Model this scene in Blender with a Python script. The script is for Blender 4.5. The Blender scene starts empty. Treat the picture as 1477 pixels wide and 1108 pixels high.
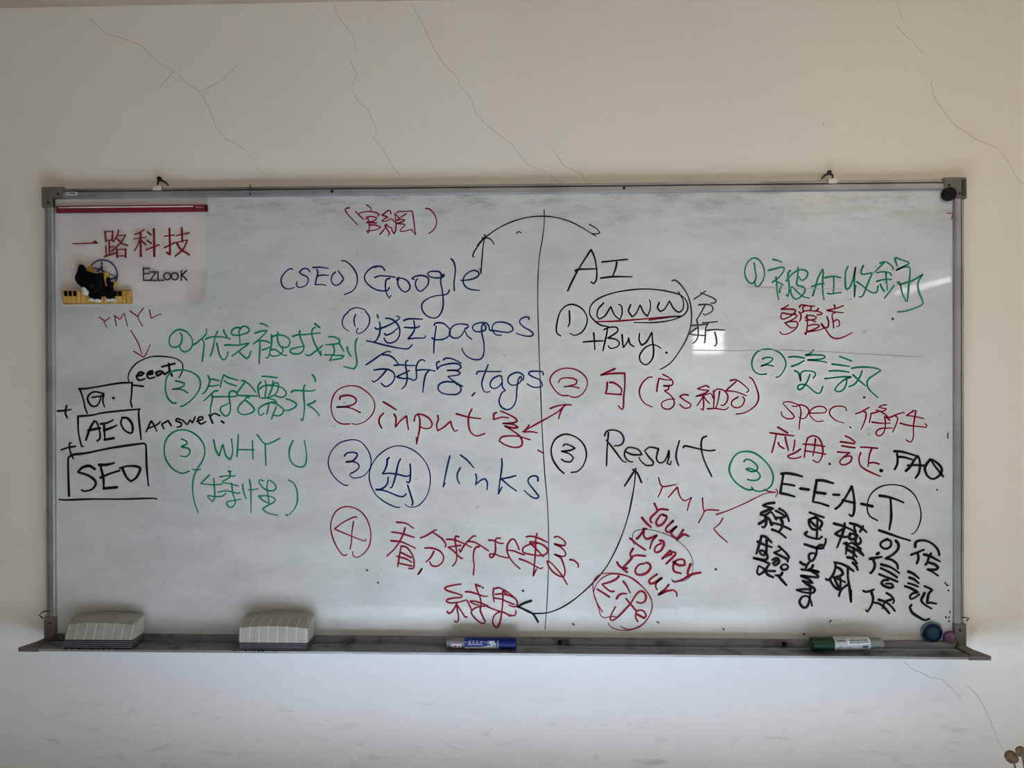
import bpy, bmesh, math, random
from mathutils import Vector, Matrix
random.seed(7)
S = bpy.context.scene
C = S.collection

# ------------------------------------------------------------------ camera
BC = 1.50                                  # height of the whiteboard's centre above the floor
F_PX = 1067.0
CAM = Vector((0.0757, -1.4625, BC + 0.0646))
YAW, PIT, ROL = -0.0306, -0.0038, -0.0023
_c, _s = math.cos(YAW), math.sin(YAW)
FWD = Vector((_s * math.cos(PIT), _c * math.cos(PIT), math.sin(PIT)))
_R = Vector((_c, -_s, 0)); _U = _R.cross(FWD)
RGT = _R * math.cos(ROL) + _U * math.sin(ROL)
UPV = -_R * math.sin(ROL) + _U * math.cos(ROL)
cd = bpy.data.cameras.new('camera'); cam = bpy.data.objects.new('camera', cd); C.objects.link(cam)
m = Matrix.Identity(4)
for i in range(3):
    m[i][0] = RGT[i]; m[i][1] = UPV[i]; m[i][2] = -FWD[i]; m[i][3] = CAM[i]
cam.matrix_world = m
cd.sensor_width = 36.0; cd.lens = 36.0 * F_PX / 1477.0; cd.clip_start = 0.02
S.camera = cam

# ------------------------------------------------------------------ light and exposure
S.view_settings.view_transform = 'Standard'; S.view_settings.look = 'None'
S.view_settings.gamma = 1.0; S.view_settings.use_curve_mapping = False
S.view_settings.exposure = 0.0
SKY, SUN, LAMP = (1.0, 0.944, 0.88, 6.48), (0.713, 0.826, 1.0, 73.6), (1.0, 0.822, 0.511, 11.09)   # colour and strength of each source
w = bpy.data.worlds.new('daylight'); S.world = w; w.use_nodes = True
w.node_tree.nodes['Background'].inputs[0].default_value = SKY[:3] + (1,)
w.node_tree.nodes['Background'].inputs[1].default_value = SKY[3]
sl_ = bpy.data.lights.new('sun', 'SUN'); sl_.energy = SUN[3]; sl_.color = SUN[:3]; sl_.angle = 0.02
so_ = bpy.data.objects.new('sun', sl_); C.objects.link(so_); so_.location = (6, -1, 4)
so_.rotation_euler = Vector((-1, 0, -0.36)).to_track_quat('-Z', 'Y').to_euler()

def area(name, loc, target, sx, sy):
    """a portal in a window opening, so that the daylight through it is sampled well"""
    l = bpy.data.lights.new(name, 'AREA'); l.shape = 'RECTANGLE'; l.size = sx; l.size_y = sy
    o = bpy.data.objects.new(name, l); C.objects.link(o); o.location = loc
    o.rotation_euler = (Vector(target) - Vector(loc)).to_track_quat('-Z', 'Y').to_euler()
    l.cycles.is_portal = True
    return o
RX, LX, FY = 3.0, -2.3, -4.6                # right wall, left wall, wall behind the camera
WIN = (-1.25, -0.34, 1.50, 2.12)             # side window: y0, y1, z0, z1
area('window_portal', (RX + 0.02, (WIN[0] + WIN[1]) / 2, (WIN[2] + WIN[3]) / 2), (0, (WIN[0] + WIN[1]) / 2, (WIN[2] + WIN[3]) / 2),
     WIN[1] - WIN[0], WIN[3] - WIN[2])
area('window_portal', (0.825, FY - 0.11, 1.235), (0.825, 0, 1.235), 4.05, 1.57)

# marker strokes traced on the board, in tiles: '# x0 y0 width' then '@ colour width name' then points
SCALES = {'80980': 739/80.0, '120840': 1209/120.0, '1501220': 1278/150.0, '801080': 657/80.0, '1001140': 739/100.0, '601190': 511/60.0, '801230': 633/80.0, '801290': 682/80.0, '14770': 1.0}
INK = '''
# 80 440 240
@ r 2.0 letters YMYL
390 108 440 145/ 480 112 430 152 460 205
525 95 540 185/ 527 98 572 128 610 72 640 188
660 52 733 104/ 780 28 733 104 773 190
835 45 848 120 932 78 940 88
@ r 2.0 arrow pointing down to the arch
668 225 730 330 768 435/ 692 410 785 465 812 420 842 350
@ k 2.4 arch around small letters
655 690 645 640 665 580 730 510 840 462 940 456 1050 470 1110 500 1130 540 1125 590 1097 645
@ k 3.6 small letters eeat
718 630 760 625 785 605 750 598 722 640 745 668 795 655
815 615 860 610 860 585 825 598 815 635 835 652 885 640
930 585 890 600 905 628 940 608 948 588 970 618 1005 590 1000 600
945 548 1060 520/ 1005 520 1012 570 1035 630
@ k 3.4 top box around letter G
210 745 300 738 560 695 680 690/ 680 690 675 800 668 860 680 905/ 215 745 245 830 265 920 282 960/ 690 712 780 722
@ k 3.4 letter G and dot
430 788 350 770 300 795 285 840 320 895 365 895 390 860 405 810 325 820/ 405 810 430 795 420 850 435 905
513 825 516 832
@ k 3.4 upper plus sign
20 942 80 938 140 928/ 98 895 88 960 105 1003
# 80 560 240
@ k 3.4 middle box around letters AEO
200 250 320 240 450 215 750 185/ 740 185 740 260 760 455/ 200 255 202 370 215 450 232 515 245 518
@ k 3.6 letters AEO
270 460 310 350 345 292 370 310 395 400 392 450 370 468/ 290 375 395 355
430 315 435 400 440 458/ 400 318 460 308 512 282/ 430 375 500 350 545 330/ 435 458 518 444
590 262 640 268 680 320 685 380 665 400 610 370 580 310 588 280
@ k 3.2 word Answer
805 388 850 290 870 320 900 382/ 830 355 900 325 930 300
945 325 962 360/ 945 320 1000 288 1028 335
1110 280 1080 270 1068 290 1115 310 1115 335 1080 348
1125 282 1170 325 1195 280 1215 310 1240 255
1255 295 1310 275 1305 255 1275 260 1265 290 1290 318 1335 298
1365 238 1395 310/ 1375 250 1410 225 1460 245
@ k 3.4 lower plus sign
50 548 110 528 178 516/ 138 485 122 490 130 560 158 625
@ k 3.6 bottom box around letters SEO
120 955 112 650 125 610 160 590 280 575 500 530 740 495 790 492 803 505 810 700 825 868
@ k 4.0 letters SEO
350 718 300 690 240 705 198 745 290 775 350 820 355 860 320 900 260 915 232 905
400 690 425 800 428 890/ 385 680 450 680 520 665/ 400 795 480 760 570 732/ 428 890 545 880
595 715 630 790 670 828 720 790 752 720 720 695 640 692 570 710
@ k 3.2 baseline under the boxes
32 988 100 993 300 985 600 985 860 978 902 988
# 230 530 160
@ k 3.2 word Answer
825 716 858 738
# 230 460 160
@ g 2.9 circled number 1
275 190 300 220 295 300 265 355 195 380 145 355 128 300 150 220 220 155 290 145 370 180 425 250 440 320 420 390 370 430 325 438 285 410 272 370
@ g 2.9 characters for getting found first
445 345 480 330 560 265 620 200 625 135/ 570 265 595 330 590 400 570 565
615 270 680 245 760 238 870 245 945 268/ 775 165 745 230 720 350 700 440 675 492/ 855 150 865 190 900 235/ 765 330 780 400 800 480 835 535 865 545 895 510 912 440
1085 130 1050 115 990 130 960 170 970 210 1050 218 1130 200 1190 170 1190 130 1140 98 1090 115 1058 175 1065 240 1075 330/ 870 350 950 345 955 350 1050 350 1130 335 1195 318 1150 360 965 498/ 1050 430 1110 490 1160 530 1195 500 1218 430
1345 62 1400 75 1445 102/ 1275 190 1350 165 1435 155 1400 200 1330 270 1250 335/ 1340 305 1335 420 1328 595/ 1290 300 1360 290 1430 300 1470 320/ 1370 412 1420 400 1470 375
# 370 460 160
@ g 2.9 characters for getting found first, right half
200 215 200 330 165 490 145 520 125 515/ 205 240 280 215 370 225 430 265 445 310 420 370 370 380 330 370/ 285 180 278 250 300 340 350 400 340 450 280 490 210 495 170 470/ 190 410 250 410 300 445 350 480 405 488
480 235 550 212 640 210 740 200 850 188/ 580 160 570 200 600 290 630 370 615 430 560 465 490 465 448 440 460 405 530 385 640 360
775 65 840 115/ 780 115 745 140 735 200 760 290 800 380 860 490 855 425/ 880 355 800 420 720 480 675 488 652 470
960 240 1020 238 1090 265 1110 300 1080 330 1000 340 920 345/ 1100 325 1130 370 1165 435/ 1020 350 1035 400 1030 460 970 555/ 910 480 1000 480 1090 488 1165 490 1130 525 1050 540 970 555
1205 375 1225 450 1258 498/ 1340 265 1320 310 1315 400 1335 550 1330 620 1300 660 1240 655 1160 632
# 230 530 160
@ g 2.9 circled number 2
222 472 180 475 120 420 85 330 80 230 100 130 160 60 240 38 350 40 450 75 520 130 545 200 535 280 490 360 420 440 340 500 300 518 282 515
215 182 270 190 330 215 330 240 270 275 175 292 260 290 320 305 375 340
@ g 2.9 characters for fits the need
645 110 670 160 662 220 620 310 575 352/ 660 158 720 160 795 178/ 665 252 740 245 790 235
810 262 825 190 855 100 930 140 1050 172/ 865 175 900 205 1025 248
775 312 740 315 700 345 590 448/ 700 350 705 420 680 540 680 620
700 392 900 390 1000 388 1045 360 1020 330 985 312 945 320 930 350 930 420 945 500 940 590 905 642 860 640 815 580 820 530 870 505 925 478
1095 180 1130 180 1210 240 1280 330/ 1140 195 1035 335
1050 375 1150 378 1305 382/ 1195 402 1150 405 1140 430 1210 490 1260 550 1250 590 1180 622 1100 625 1045 580 1060 510 1145 425
# 370 530 160
@ g 2.9 characters for fits the need, right half
75 120 150 122 275 140/ 60 195 25 240 20 290 40 400/ 40 290 90 250 160 238 280 250 360 285 395 340 380 380 330 400 270 385 235 370/ 115 180 130 250 115 390/ 220 180 205 280 180 345 160 370/ 205 235 250 205 290 215 290 270 260 350 200 385 140 400
65 410 150 410 250 440 260 460/ 265 462 200 465 120 490 50 530 25 580 40 630 70 635 98 610/ 200 465 270 490 340 540 360 580 330 630 280 645 220 635/ 165 490 150 560 138 620/ 265 525 235 590 200 690
395 418 470 445 530 485 525 520 450 565 370 575
645 240 628 270 630 400 640 520 625 660 610 715 590 685/ 465 330 500 308 600 310 730 315 780 298/ 745 98 775 140 785 190
785 445 740 475 675 495 770 560 840 645
# 230 610 240
@ g 2.9 circled number 3
262 430 200 448 120 410 60 330 42 240 60 150 120 85 200 62 280 80 350 130 395 200 402 270 380 340 340 400 320 418 295 412
195 142 240 165 240 190 190 212 260 230 270 265 240 298 185 295
@ g 2.9 words WHY U
480 150 500 240 530 295 562 190 590 290 628 328 650 260 640 145
700 105 695 200 688 300/ 695 238 840 240/ 825 160 830 320
868 108 935 185 1000 172 1068 138/ 938 185 945 375
1185 160 1155 230 1155 310 1190 370 1250 392 1295 370 1305 280 1288 160
@ g 2.6 bracketed characters below WHY U
365 412 325 430 300 510 295 600 310 700 342 795
442 465 365 540 480 550 555 545/ 482 495 490 600 488 670 470 700 430 660 428 645 500 655 560 650 590 625
535 480 600 470 640 475 670 470/ 620 425 625 480 560 520 555 532 640 540/ 610 430 635 432
640 540 655 640 675 700 650 745 620 748 595 715 605 700 660 690 725 678/ 520 615 600 605 690 625 715 620/ 640 545 700 560
738 545 745 600 768 675/ 800 505 812 600 812 795/ 795 595 840 592 875 585
925 515 890 505 885 530 930 585 990 605 1030 590 1030 555 990 515 965 510 955 560 960 620 975 715/ 885 650 960 648 1020 670 1020 700 960 735 915 765 960 800 1050 822/ 880 650 920 690 975 715
1145 508 1190 535 1220 600 1225 690 1200 760 1150 818/ 1128 818 1132 822
# 490 290 160
@ r 2.3 bracketed characters at the top
130 90 95 95 75 120 110 180 180 255 240 318
355 50 405 85 420 105 412 130/ 210 140 260 190 315 242/ 245 175 290 155 370 140 460 148 530 180 500 205
350 245 355 220 380 208 440 208 490 225 485 245 440 270 380 275/ 375 220 390 300 395 380 380 430 360 400/ 360 285 490 292/ 395 320 470 320 550 350 500 375 440 392 360 395
680 170 675 130 640 130 560 190 600 200 645 215 600 235 558 268 620 268 690 240 735 285/ 600 330 625 305 650 340 690 360 700 400 725 438 745 380 750 290 740 220 735 160/ 535 445 590 380 630 320/ 600 320 640 390 665 440 645 460
760 155 790 140 880 138 965 132 985 250 1000 380 1012 450 960 380/ 745 180 795 230/ 885 170 795 230 750 260 830 245 870 255 820 280 760 300 860 310 870 325 820 370 800 405 870 400 940 380 965 395
1145 100 1200 110 1260 180 1290 270 1275 340 1240 395 1185 432
# 390 360 160
@ b 2.5 bracketed letters SEO
298 265 260 255 200 300 155 360 142 420 165 490 220 525 280 520 320 502
525 295 500 260 440 255 385 300 420 330 490 365 505 410 480 470 420 500 370 500 345 470 355 435
565 240 660 235 770 250/ 620 265 632 310 610 400 595 470 670 465 740 478/ 625 355 690 340 775 345
865 300 820 350 815 430 860 475 920 460 970 400 965 370 900 280
950 148 1010 160 1090 230 1145 320 1158 410 1135 500 1080 560 985 600
@ b 2.7 word naming a search website
1475 225 1380 228 1300 280 1255 350 1265 420 1330 490 1400 530 1470 548
# 540 360 160
0 238 60 226 105 232 140 280/ 0 525 60 545 130 552 180 540 200 505/ 5 375 60 352 140 352 275 368
205 385 165 395 150 440 148 520 165 590 200 650 222 612
325 370 300 385 295 405 322 400/ 322 380 310 440 330 500 380 555 430 560 470 520 470 470 440 420 390 390 330 378
530 398 495 388 540 360 620 345 690 360 722 400 715 460 680 510 620 555 580 540 552 490 548 430 575 390
895 350 870 300 800 290 740 295 705 325 740 360 810 378 880 375 930 350 925 328 905 340 885 390 885 450 905 550 915 650 915 750 890 840 840 900 780 912 710 890 650 830 630 760 650 700 720 650 800 620 880 610 950 600 985 575 1000 540
1022 125 1055 160 1078 250 1072 350 1060 450 1065 548
1150 412 1250 405 1340 380 1390 340 1385 300 1330 278 1260 300 1200 355 1180 420 1210 490 1280 530 1400 545
# 0 0 1477
@ h 1.9 tall dividing line
784.8 303 785 322 782.4 344 778 371 776 400 775.6 435 776.5 470 778 520 780 570 782 620 785.5 680 789.8 730 791.3 780 791 820 789 870 786 908
# 680 290 240
@ k 2.2 curved double arrow across the divider
50 400 80 360 140 310 240 240 370 180 500 145 620 135 740 145 870 180 980 235 1060 285 1105 312/ 1048 208 1110 245 1142 285 1105 292 1070 290
18 498 12 480 50 410 115 330/ 95 328 150 330 180 350 202 385/ 115 300 122 320 108 370 95 500 85 648 75 595
400 288 415 272 440 280
@ k 3.0 letters AI
855 798 900 700 960 590 1062 430 1095 510 1112 620 1108 700 1085 735 1062 718/ 925 625 940 608 1118 602
1160 542 1270 530 1382 518/ 1290 545 1280 600 1255 665/ 1145 685 1260 672 1425 673
# 480 450 160
@ b 2.2 circled number 1 before pages
205 0 150 60 125 140 150 210 215 258/ 305 35 285 90 285 140 298 192/ 440 0 480 50 492 120 470 190 410 260 340 290 315 260 335 218
205 0 219 -21 309 -56 419 -31 450 5
@ b 2.8 two characters before the word pages
592 38 605 80/ 622 135 632 210 620 300 580 380 540 400/ 450 385 530 400 700 445 900 485 990 492 1025 475 1055 440
565 210 590 230 680 205 800 150 880 95 885 65 850 55/ 705 85 780 95 850 150 890 230 885 320 840 385 770 415 710 400 685 350/ 690 290 710 310 790 280 865 215
945 115 1000 95 1100 92 1195 98/ 955 205 1050 212 1130 205 1155 188/ 1080 120 1090 220 1060 290 1000 360 1100 350 1225 345 1235 320
@ b 2.6 word pages
1350 180 1360 155 1400 145 1477 150/ 1378 190 1365 280 1350 400 1345 550/ 1320 345 1360 370 1470 372
# 630 450 160
0 145 60 145 120 175 170 230 180 280 150 330 80 365 0 372
375 225 420 200 415 175 350 162 270 165 210 195 175 250 175 310 220 345 280 345 330 310 370 240 410 320 465 362
620 160 650 190 645 240 590 260 520 262 480 225 480 190 530 155 610 142 670 155 695 200 705 245 740 250
620 160 600 190 600 280 625 400 630 520 610 600 560 635 480 630 400 590 350 530 335 485
710 245 800 255 900 270 970 270 1015 235 990 180 920 145 840 135 770 150 740 200 750 260 790 305 860 310
1230 98 1222 70 1180 68 1120 95 1105 140 1150 195 1220 235 1280 280 1285 305 1240 325 1150 315 1058 285
# 480 450 160
@ b 2.8 two characters before the word tags
442 705 540 640 640 570 730 525 772 535/ 665 570 750 580 820 625 870 690/ 550 775 640 762 730 765 800 800 825 860 800 930 740 985 690 990 645 950/ 715 770 670 830 600 900 545 938 525 912
822 712 900 705 1000 712 1095 715/ 1000 645 975 660 970 720 985 800 990 900 965 980 920 1025/ 1020 780 930 825 845 865 930 885 1030 890 1070 912 1110 890 1115 820 1110 740 1140 665 1190 635 1228 655/ 1130 775 1200 770 1280 772 1365 788/ 1275 788 1240 830 1215 930 1198 1072
# 630 450 160
35 660 0 680 5 770 40 725 120 700 220 685 300 700 325 740 270 775 140 780 250 780 315 810 280 840 145 860 200 900 270 950 345 992
88 638 130 615 220 630 325 685/ 270 970 240 940 170 930 90 935 30 970 20 1030 70 1080 170 1100 270 1095 320 1050 320 1010 290 970
@ b 2.6 word tags
505 1078 470 1115
530 828 540 800 600 790 720 795 855 792/ 685 700 650 790 610 900 600 970 625 1050 670 1070 708 1058
865 860 830 850 760 880 715 940 720 1000 770 1020 830 990 870 930 860 865/ 870 940 875 1000 915 1048 870 1075 840 1140 830 1200 860 1265 920 1300 980 1290 1030 1240 1060 1150 1065 1050 1075 960
1150 910 1155 850 1100 810 1030 815 960 860 950 930 1000 975 1080 960 1130 900 1115 855 1085 900 1075 960
1415 840 1410 800 1330 790 1240 795 1225 830 1280 865 1370 905 1405 970 1380 1000 1280 1000 1205 960
# 470 550 160
@ r 2.2 circled number 2
320 568 220 568 140 530 90 450 70 340 90 220 150 125 240 75 340 60 450 80 560 155 630 240 652 330 625 430 550 515 470 560 400 575 345 562
@ r 3.0 number 2 before the word input
185 240 195 205 270 188 340 195 400 235 395 285 340 320 250 340 150 345 270 345 350 365 460 418
@ r 3.0 word input
765 275 850 325 935 380/ 770 425 720 480 708 550 745 625/ 912 440 935 500 925 615 990 530 1075 460 1085 550 1100 645/ 1178 530 1185 480 1220 440 1300 450 1380 500 1415 570 1390 620 1320 632 1265 610/ 1225 445 1250 500 1250 620 1230 730 1210 835 1205 750
# 620 550 240
70 305 75 340 60 390 70 440 120 410 185 355 195 400 220 445 245 435/ 235 290 350 320 450 332/ 372 248 345 310 345 400 370 460 420 485 488 465
@ r 3.0 character after input
628 265 700 295 760 330 775 355 740 370 650 375 740 385 785 410 740 415 665 398 720 430 790 480 820 530 810 575 750 588 670 565 615 530 640 495 710 485 790 490 890 520
590 280 570 290 565 340 640 320 700 325
@ r 2.8 double arrow crossing the divider
825 448 900 405 1000 350 1130 275 1200 215 1255 210/ 1068 242 1130 220 1210 205/ 1180 235 1160 275 1142 335/ 882 390 850 430 830 450 900 448 955 458
# 620 550 240
@ r 3.0 small dash at the divider
960 612 1005 636
@ k 3.0 circled number 3 before Result
1190 818 1140 770 1090 690 1078 600 1110 520 1170 478 1230 472 1310 505 1370 570 1390 660 1360 750 1310 800 1255 810
1185 575 1200 558 1250 572 1290 595 1240 615 1170 622 1240 645 1275 680 1250 715 1200 712 1168 692
@ b 2.8 word links
178 662 150 780 118 940 135 905/ 272 655 330 700 390 768/ 270 770 245 820 245 870 265 910
408 825 415 870 405 920 450 880 490 865 510 900 508 962
638 688 640 760 620 900 608 1000 640 940/ 625 868 700 855 765 838/ 635 868 700 925 770 975
960 885 955 850 920 840 880 860 875 900 920 960 968 1020 950 1040 900 1025 838 970
# 465 630 160
@ b 2.1 ring around number 3 before links
338 648 290 642 200 580 120 480 82 380 85 280 130 180 220 90 330 50 430 42 520 75 600 170 645 280 645 380 615 450 550 520 450 550 390 540 360 505 380 490
@ b 3.0 number 3 before links
295 255 325 220 400 208 455 220 465 250 435 295 390 328 320 335 400 332 460 350 490 390 470 435 420 470 380 490
@ b 2.1 ring around character before links
1030 938 980 938 850 880 730 790 660 680 625 560 635 440 690 320 780 220 900 145 1020 122 1150 150 1280 230 1380 350 1430 480 1435 620 1410 740 1350 850 1270 920 1190 938 1130 925 1100 898
@ b 3.0 character inside the ring
888 282 865 300 860 370 835 440 800 495 900 488 1020 505 1110 528 1165 515/ 1040 295 1010 360 980 500 950 610 920 680 900 680/ 1168 365 1175 460 1165 590 1145 612 1125 600
875 540 870 610 840 660 780 700 715 705 800 712 900 745 1010 790 1080 795 1115 762/ 1135 645 1165 740 1205 880 1190 912
# 465 720 240
@ r 2.4 circled number 4
215 495 180 495 120 410 80 300 78 200 120 110 190 70 260 72 340 110 400 190 430 300 420 400 380 470 320 515 275 505 270 465
303 162 280 160 180 210 108 265 200 305 370 372 382 355/ 277 200 262 300 258 380 245 445
@ r 3.0 character for look and comma
660 205 740 215 808 258/ 615 292 700 305 815 340/ 735 255 710 330 650 430 575 505/ 610 370 700 380 760 405 825 435
700 420 685 500 670 598/ 700 418 750 430 800 500 815 570 805 615 765 615/ 700 475 790 520/ 665 508 740 530 795 560/ 670 568 795 595/ 882 620 850 668 875 640
@ r 3.0 characters for analyse
870 345 930 320 1000 275 1015 275/ 985 298 1060 350 1095 400 1090 425/ 910 435 970 435 1040 460 1075 510 1065 560 1020 595 970 590 955 560/ 990 465 960 520 920 560
# 620 750 160
225 258 320 265 440 310 555 365/ 385 225 345 215 335 260 350 370 360 480 345 560 305 615/ 410 340 330 350 240 365 300 400 370 470 420 515 435 510
610 218 580 215 520 270 450 350 405 435 390 390/ 510 285 600 300 680 345 780 412/ 655 355 610 370 585 430 580 520 590 620 580 730
@ r 3.0 characters for how to win matters, ending a phrase
785 270 850 275 920 310 980 312/ 940 245 890 245 872 290 875 370 868 440 830 500 800 490 800 455 860 455 940 485 1030 505 1050 500
1190 395 1150 300 1120 258 1080 265 1035 330 1030 420 1060 500 1130 590 1200 650/ 1045 405 1120 415 1180 440 1260 468
# 700 750 160
545 228 600 218 700 240 825 298/ 595 310 600 288 680 300 760 330 820 380 830 425 790 465 700 475 600 460 520 440 495 400 520 360 600 325 700 315/ 600 310 680 390 775 492
688 180 670 280 668 420 655 580 638 745 660 700 680 655/ 455 520 540 550 640 600 710 640 745 648 762 635
920 230 960 222 1020 250 1065 300 1060 340 1000 340 925 322 1000 360 1060 420 1070 460 1050 485 990 480 925 460 1000 500 1030 560 1055 640 1060 710 1040 755 980 745 900 690 840 610 820 545 860 560 940 640 1020 740 1090 860
1125 530 1180 540 1235 590 1235 635
# 630 820 160
@ r 3.0 characters for result by the black arrow
322 208 240 220 130 245 105 270 150 300 250 330 340 360 330 385 220 395 140 415 125 440 180 460 290 450 400 420 440 500 465 560
140 575 160 600 200 580 240 520 260 470 320 560 380 650 405 648/ 260 455 275 560 290 650 280 710 255 715 235 700
580 240 515 210 545 310 575 380 590 470 580 560 620 660 645 710 630 735 560 710 480 630 460 580 490 540 560 510 640 505 680 490/ 385 312 450 315 550 345 630 372 675 368
450 435 520 440 620 475 700 520 800 560 900 590 960 620 1030 628 1052 600 1050 560/ 445 440 490 470 560 490
760 265 750 340 765 445/ 785 268 830 258 920 300 1010 370 1065 430 1070 490 1030 512 965 490/ 780 345 860 340 960 360 1040 400/ 765 395 860 410 950 450 1030 480
880 300 880 420 868 560 850 680 820 770 790 790 755 750 745 690 770 620 840 580 900 590 980 640/ 890 300 940 350
@ k 2.4 long curved arrow from Result to the red result characters
# 740 740 240
40 830 150 885 240 892 330 880 440 835 560 755 700 630 820 490 910 330 980 160 1030 0
1030 0 1060 -150 1080 -280 1088 -390
@ k 3.6 arrowhead line pointing at the red result characters
160 780 100 800 40 830 90 850 150 885/ 40 830 110 860 180 900 222 968
@ k 3.4 arrowhead line under the word Result
990 -240 1030 -300 1090 -395/ 1062 -385 1085 -375 1110 -340 1140 -270
# 790 400 240
@ k 2.6 circled number 1 beside the three w
115 520 80 490 80 420 110 310 170 250 240 245 310 285 350 360 340 430 300 490 240 515 198 498/ 192 298 195 400 180 440
@ k 2.6 three letters w
495 230 450 280 438 340 460 372 510 340 560 260 590 330 640 378 660 320 655 260 632 240
735 245 718 300 750 352 785 320 820 245 850 310 885 348 910 280 910 220 900 200
990 225 975 270 1000 305 1040 280 1080 210 1120 280 1165 310 1200 280 1205 220 1190 180 1160 130
@ k 2.4 oval around the three w
540 440 460 420 400 370 372 320 385 250 450 190 580 140 740 112 900 105 1060 125 1180 160 1235 220 1240 290 1190 345 1080 385 940 402 765 402
@ r 2.6 underline under the three w
435 395 600 390 800 375 1000 358 1180 345 1100 352 900 380
@ k 2.8 word Buy with plus sign and dot
315 575 400 568 495 565/ 408 495 415 570 418 642/ 530 462 520 520 490 652/ 500 465 550 445 610 445 620 480 560 525 530 540 600 550 635 580 620 615 560 632 538 610
660 510 665 580 672 625 710 570 718 540 730 590 765 615/ 815 500 812 560 835 605 880 570 925 485 930 560 940 640 930 720 880 775 830 755 815 700 850 640 900 605 950 600 1005 630/ 1052 668 1058 672
@ h 2.6 large closing bracket right of Buy
1105 30 1140 30 1200 90 1250 180 1275 300 1270 430 1235 540 1180 640 1100 750 1020 808 1000 815
# 980 390 80
@ h 2.6 two characters stacked beside the bracket
190 385 270 335 350 275/ 285 300 370 335 440 365 490 405 470 435 420 438/ 260 460 350 455 420 465 445 500 430 550 340 595 315 580/ 340 465 290 560 230 660
150 735 240 730 350 720 390 710/ 230 655 245 740 250 860 220 940 180 972/ 230 770 170 810 120 845 200 860 330 868/ 310 700 400 695 505 685/ 375 715 350 780 345 880 335 965/ 370 800 480 790 600 795/ 470 825 490 900 495 980 470 1008
# 780 520 160
@ r 2.4 circled number 2 beside the character for sentence
370 468 280 465 220 430 150 340 122 260 160 180 240 125 340 103 460 120 560 180 615 260 612 350 560 440 490 485 430 490 390 475
238 292 260 250 330 232 420 238 480 265 470 310 400 335 310 352 410 345 512 368
@ r 3.2 character for sentence
985 112 900 150 800 195 950 175 1118 170 1120 320 1105 480 1100 620 1080 655 1030 605/ 885 295 880 380 860 440 960 448 1075 455/ 920 292 980 300 1060 360 1078 410 1060 445
# 910 520 200
@ r 2.6 bracketed words combination
225 178 190 180 130 230 92 310 100 390 150 460 225 495
340 148 400 180 445 220 440 260 400 270 350 270 405 275 395 310 355 322 420 370 455 420 460 470 420 515 360 515 325 480 340 440 400 415 465 412/ 275 330 285 250 300 190 360 205 430 210
610 370 560 365 520 385 580 430 635 465 625 500 570 508 520 470
830 285 800 268 750 285 705 302 770 315 830 320 790 350 695 382 780 370 850 352 875 400/ 770 380 740 430 705 482/ 775 380 800 420 838 460/ 770 385 775 460 770 530 745 515
880 325 885 400 880 510/ 885 335 920 305 990 320 1030 370 1025 430 990 475 960 475/ 945 330 930 420 905 510/ 815 515 900 512 1000 525 1038 500
1060 215 1110 205 1170 235 1245 300 1250 330 1230 340/ 1120 225 1010 322 1120 335 1230 375/ 1140 390 1080 430 1075 480 1130 505 1185 480 1210 420 1190 385
1265 180 1300 210 1340 300 1360 390 1340 460 1280 520 1200 560 1120 572
# 780 600 280
@ k 3.0 word Result
515 128 505 250 500 378/ 485 150 505 115 560 108 610 130 632 180 610 220 560 228/ 500 185 560 260 620 340 650 352
640 270 700 295 770 295 740 255 670 240 640 270 640 310 670 345 700 350
895 250 830 238 790 265 820 310 855 350 850 375 800 375 755 335 750 315
895 250 880 320 900 355 935 350 960 310 975 265 975 310 960 360 985 372 992 345
1055 190 1035 260 1030 320 1048 378/ 1085 240 1100 228 1200 250 1280 265 1325 260/ 1260 155 1230 170 1220 230 1240 330 1300 460
@ r 2.4 slanted letters YMYL
895 470 925 535 1030 522/ 925 540 910 580 890 620/ 970 620 1040 540 1050 590 1070 630 1100 645 1150 618 1130 660 1115 720/ 1230 625 1235 700 1240 735 1200 815/ 1242 730 1270 715 1355 718/ 1385 778 1360 820 1315 858 1360 910 1420 962
# 900 680 240
@ r 2.0 thin arrow towards the letter E
820 384 920 350 1060 290 1180 230 1260 195 1350 185/ 1240 162 1300 182 1350 185/ 1350 158 1365 190 1345 228
@ r 3.6 slanted word Your above Money
270 285 300 350 330 335 390 342/ 300 350 240 410 235 440 245 455/ 160 412 200 460 240 495
375 395 330 385 285 450 300 485 340 470 375 425 380 400 345 390
435 440 375 500 375 530 400 540 465 490 420 545 440 580 475 595 490 580/ 525 520 470 610/ 480 595 530 560 575 575
@ r 3.6 slanted word Money
115 598 150 560 180 510 175 570 200 600 240 590 290 570 250 620 230 685/ 55 595 120 650 190 698/ 172 510 200 510
320 615 345 620 355 650 330 700 290 720 270 700 290 660 330 640
410 705 340 775/ 415 715 450 720 455 740 375 820/ 350 765 420 735
440 805 490 835 540 830 535 790 500 780 455 800 435 850 450 890 505 905
590 825 565 900 580 930/ 680 898 600 915 520 960 445 982 430 970
@ k 1.1 thin oval around Money
95 655 75 610 85 545 130 520 210 515 320 540 440 590 540 670 600 760 610 850 600 915 560 960 500 978 450 975 420 955
# 840 750 200
@ r 3.6 slanted word Your below Money
540 305 510 360 515 395 580 378 668 385/ 530 400 490 450 435 505/ 370 450 385 480 430 520 478 558/ 430 520 475 515
680 455 715 470 725 510 690 560 630 585 575 575 565 530 600 480 660 465
795 580 715 640 720 680 770 670 845 620 790 670 780 710 795 742
920 690 880 740 815 795 900 760 970 750 1005 780 1005 812
# 840 810 120
@ r 3.4 slanted word Life
530 215 490 255 400 300 285 330 340 385 410 435 460 432/ 215 402 300 455 395 515/ 498 540 530 490 580 468 645 468
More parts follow.
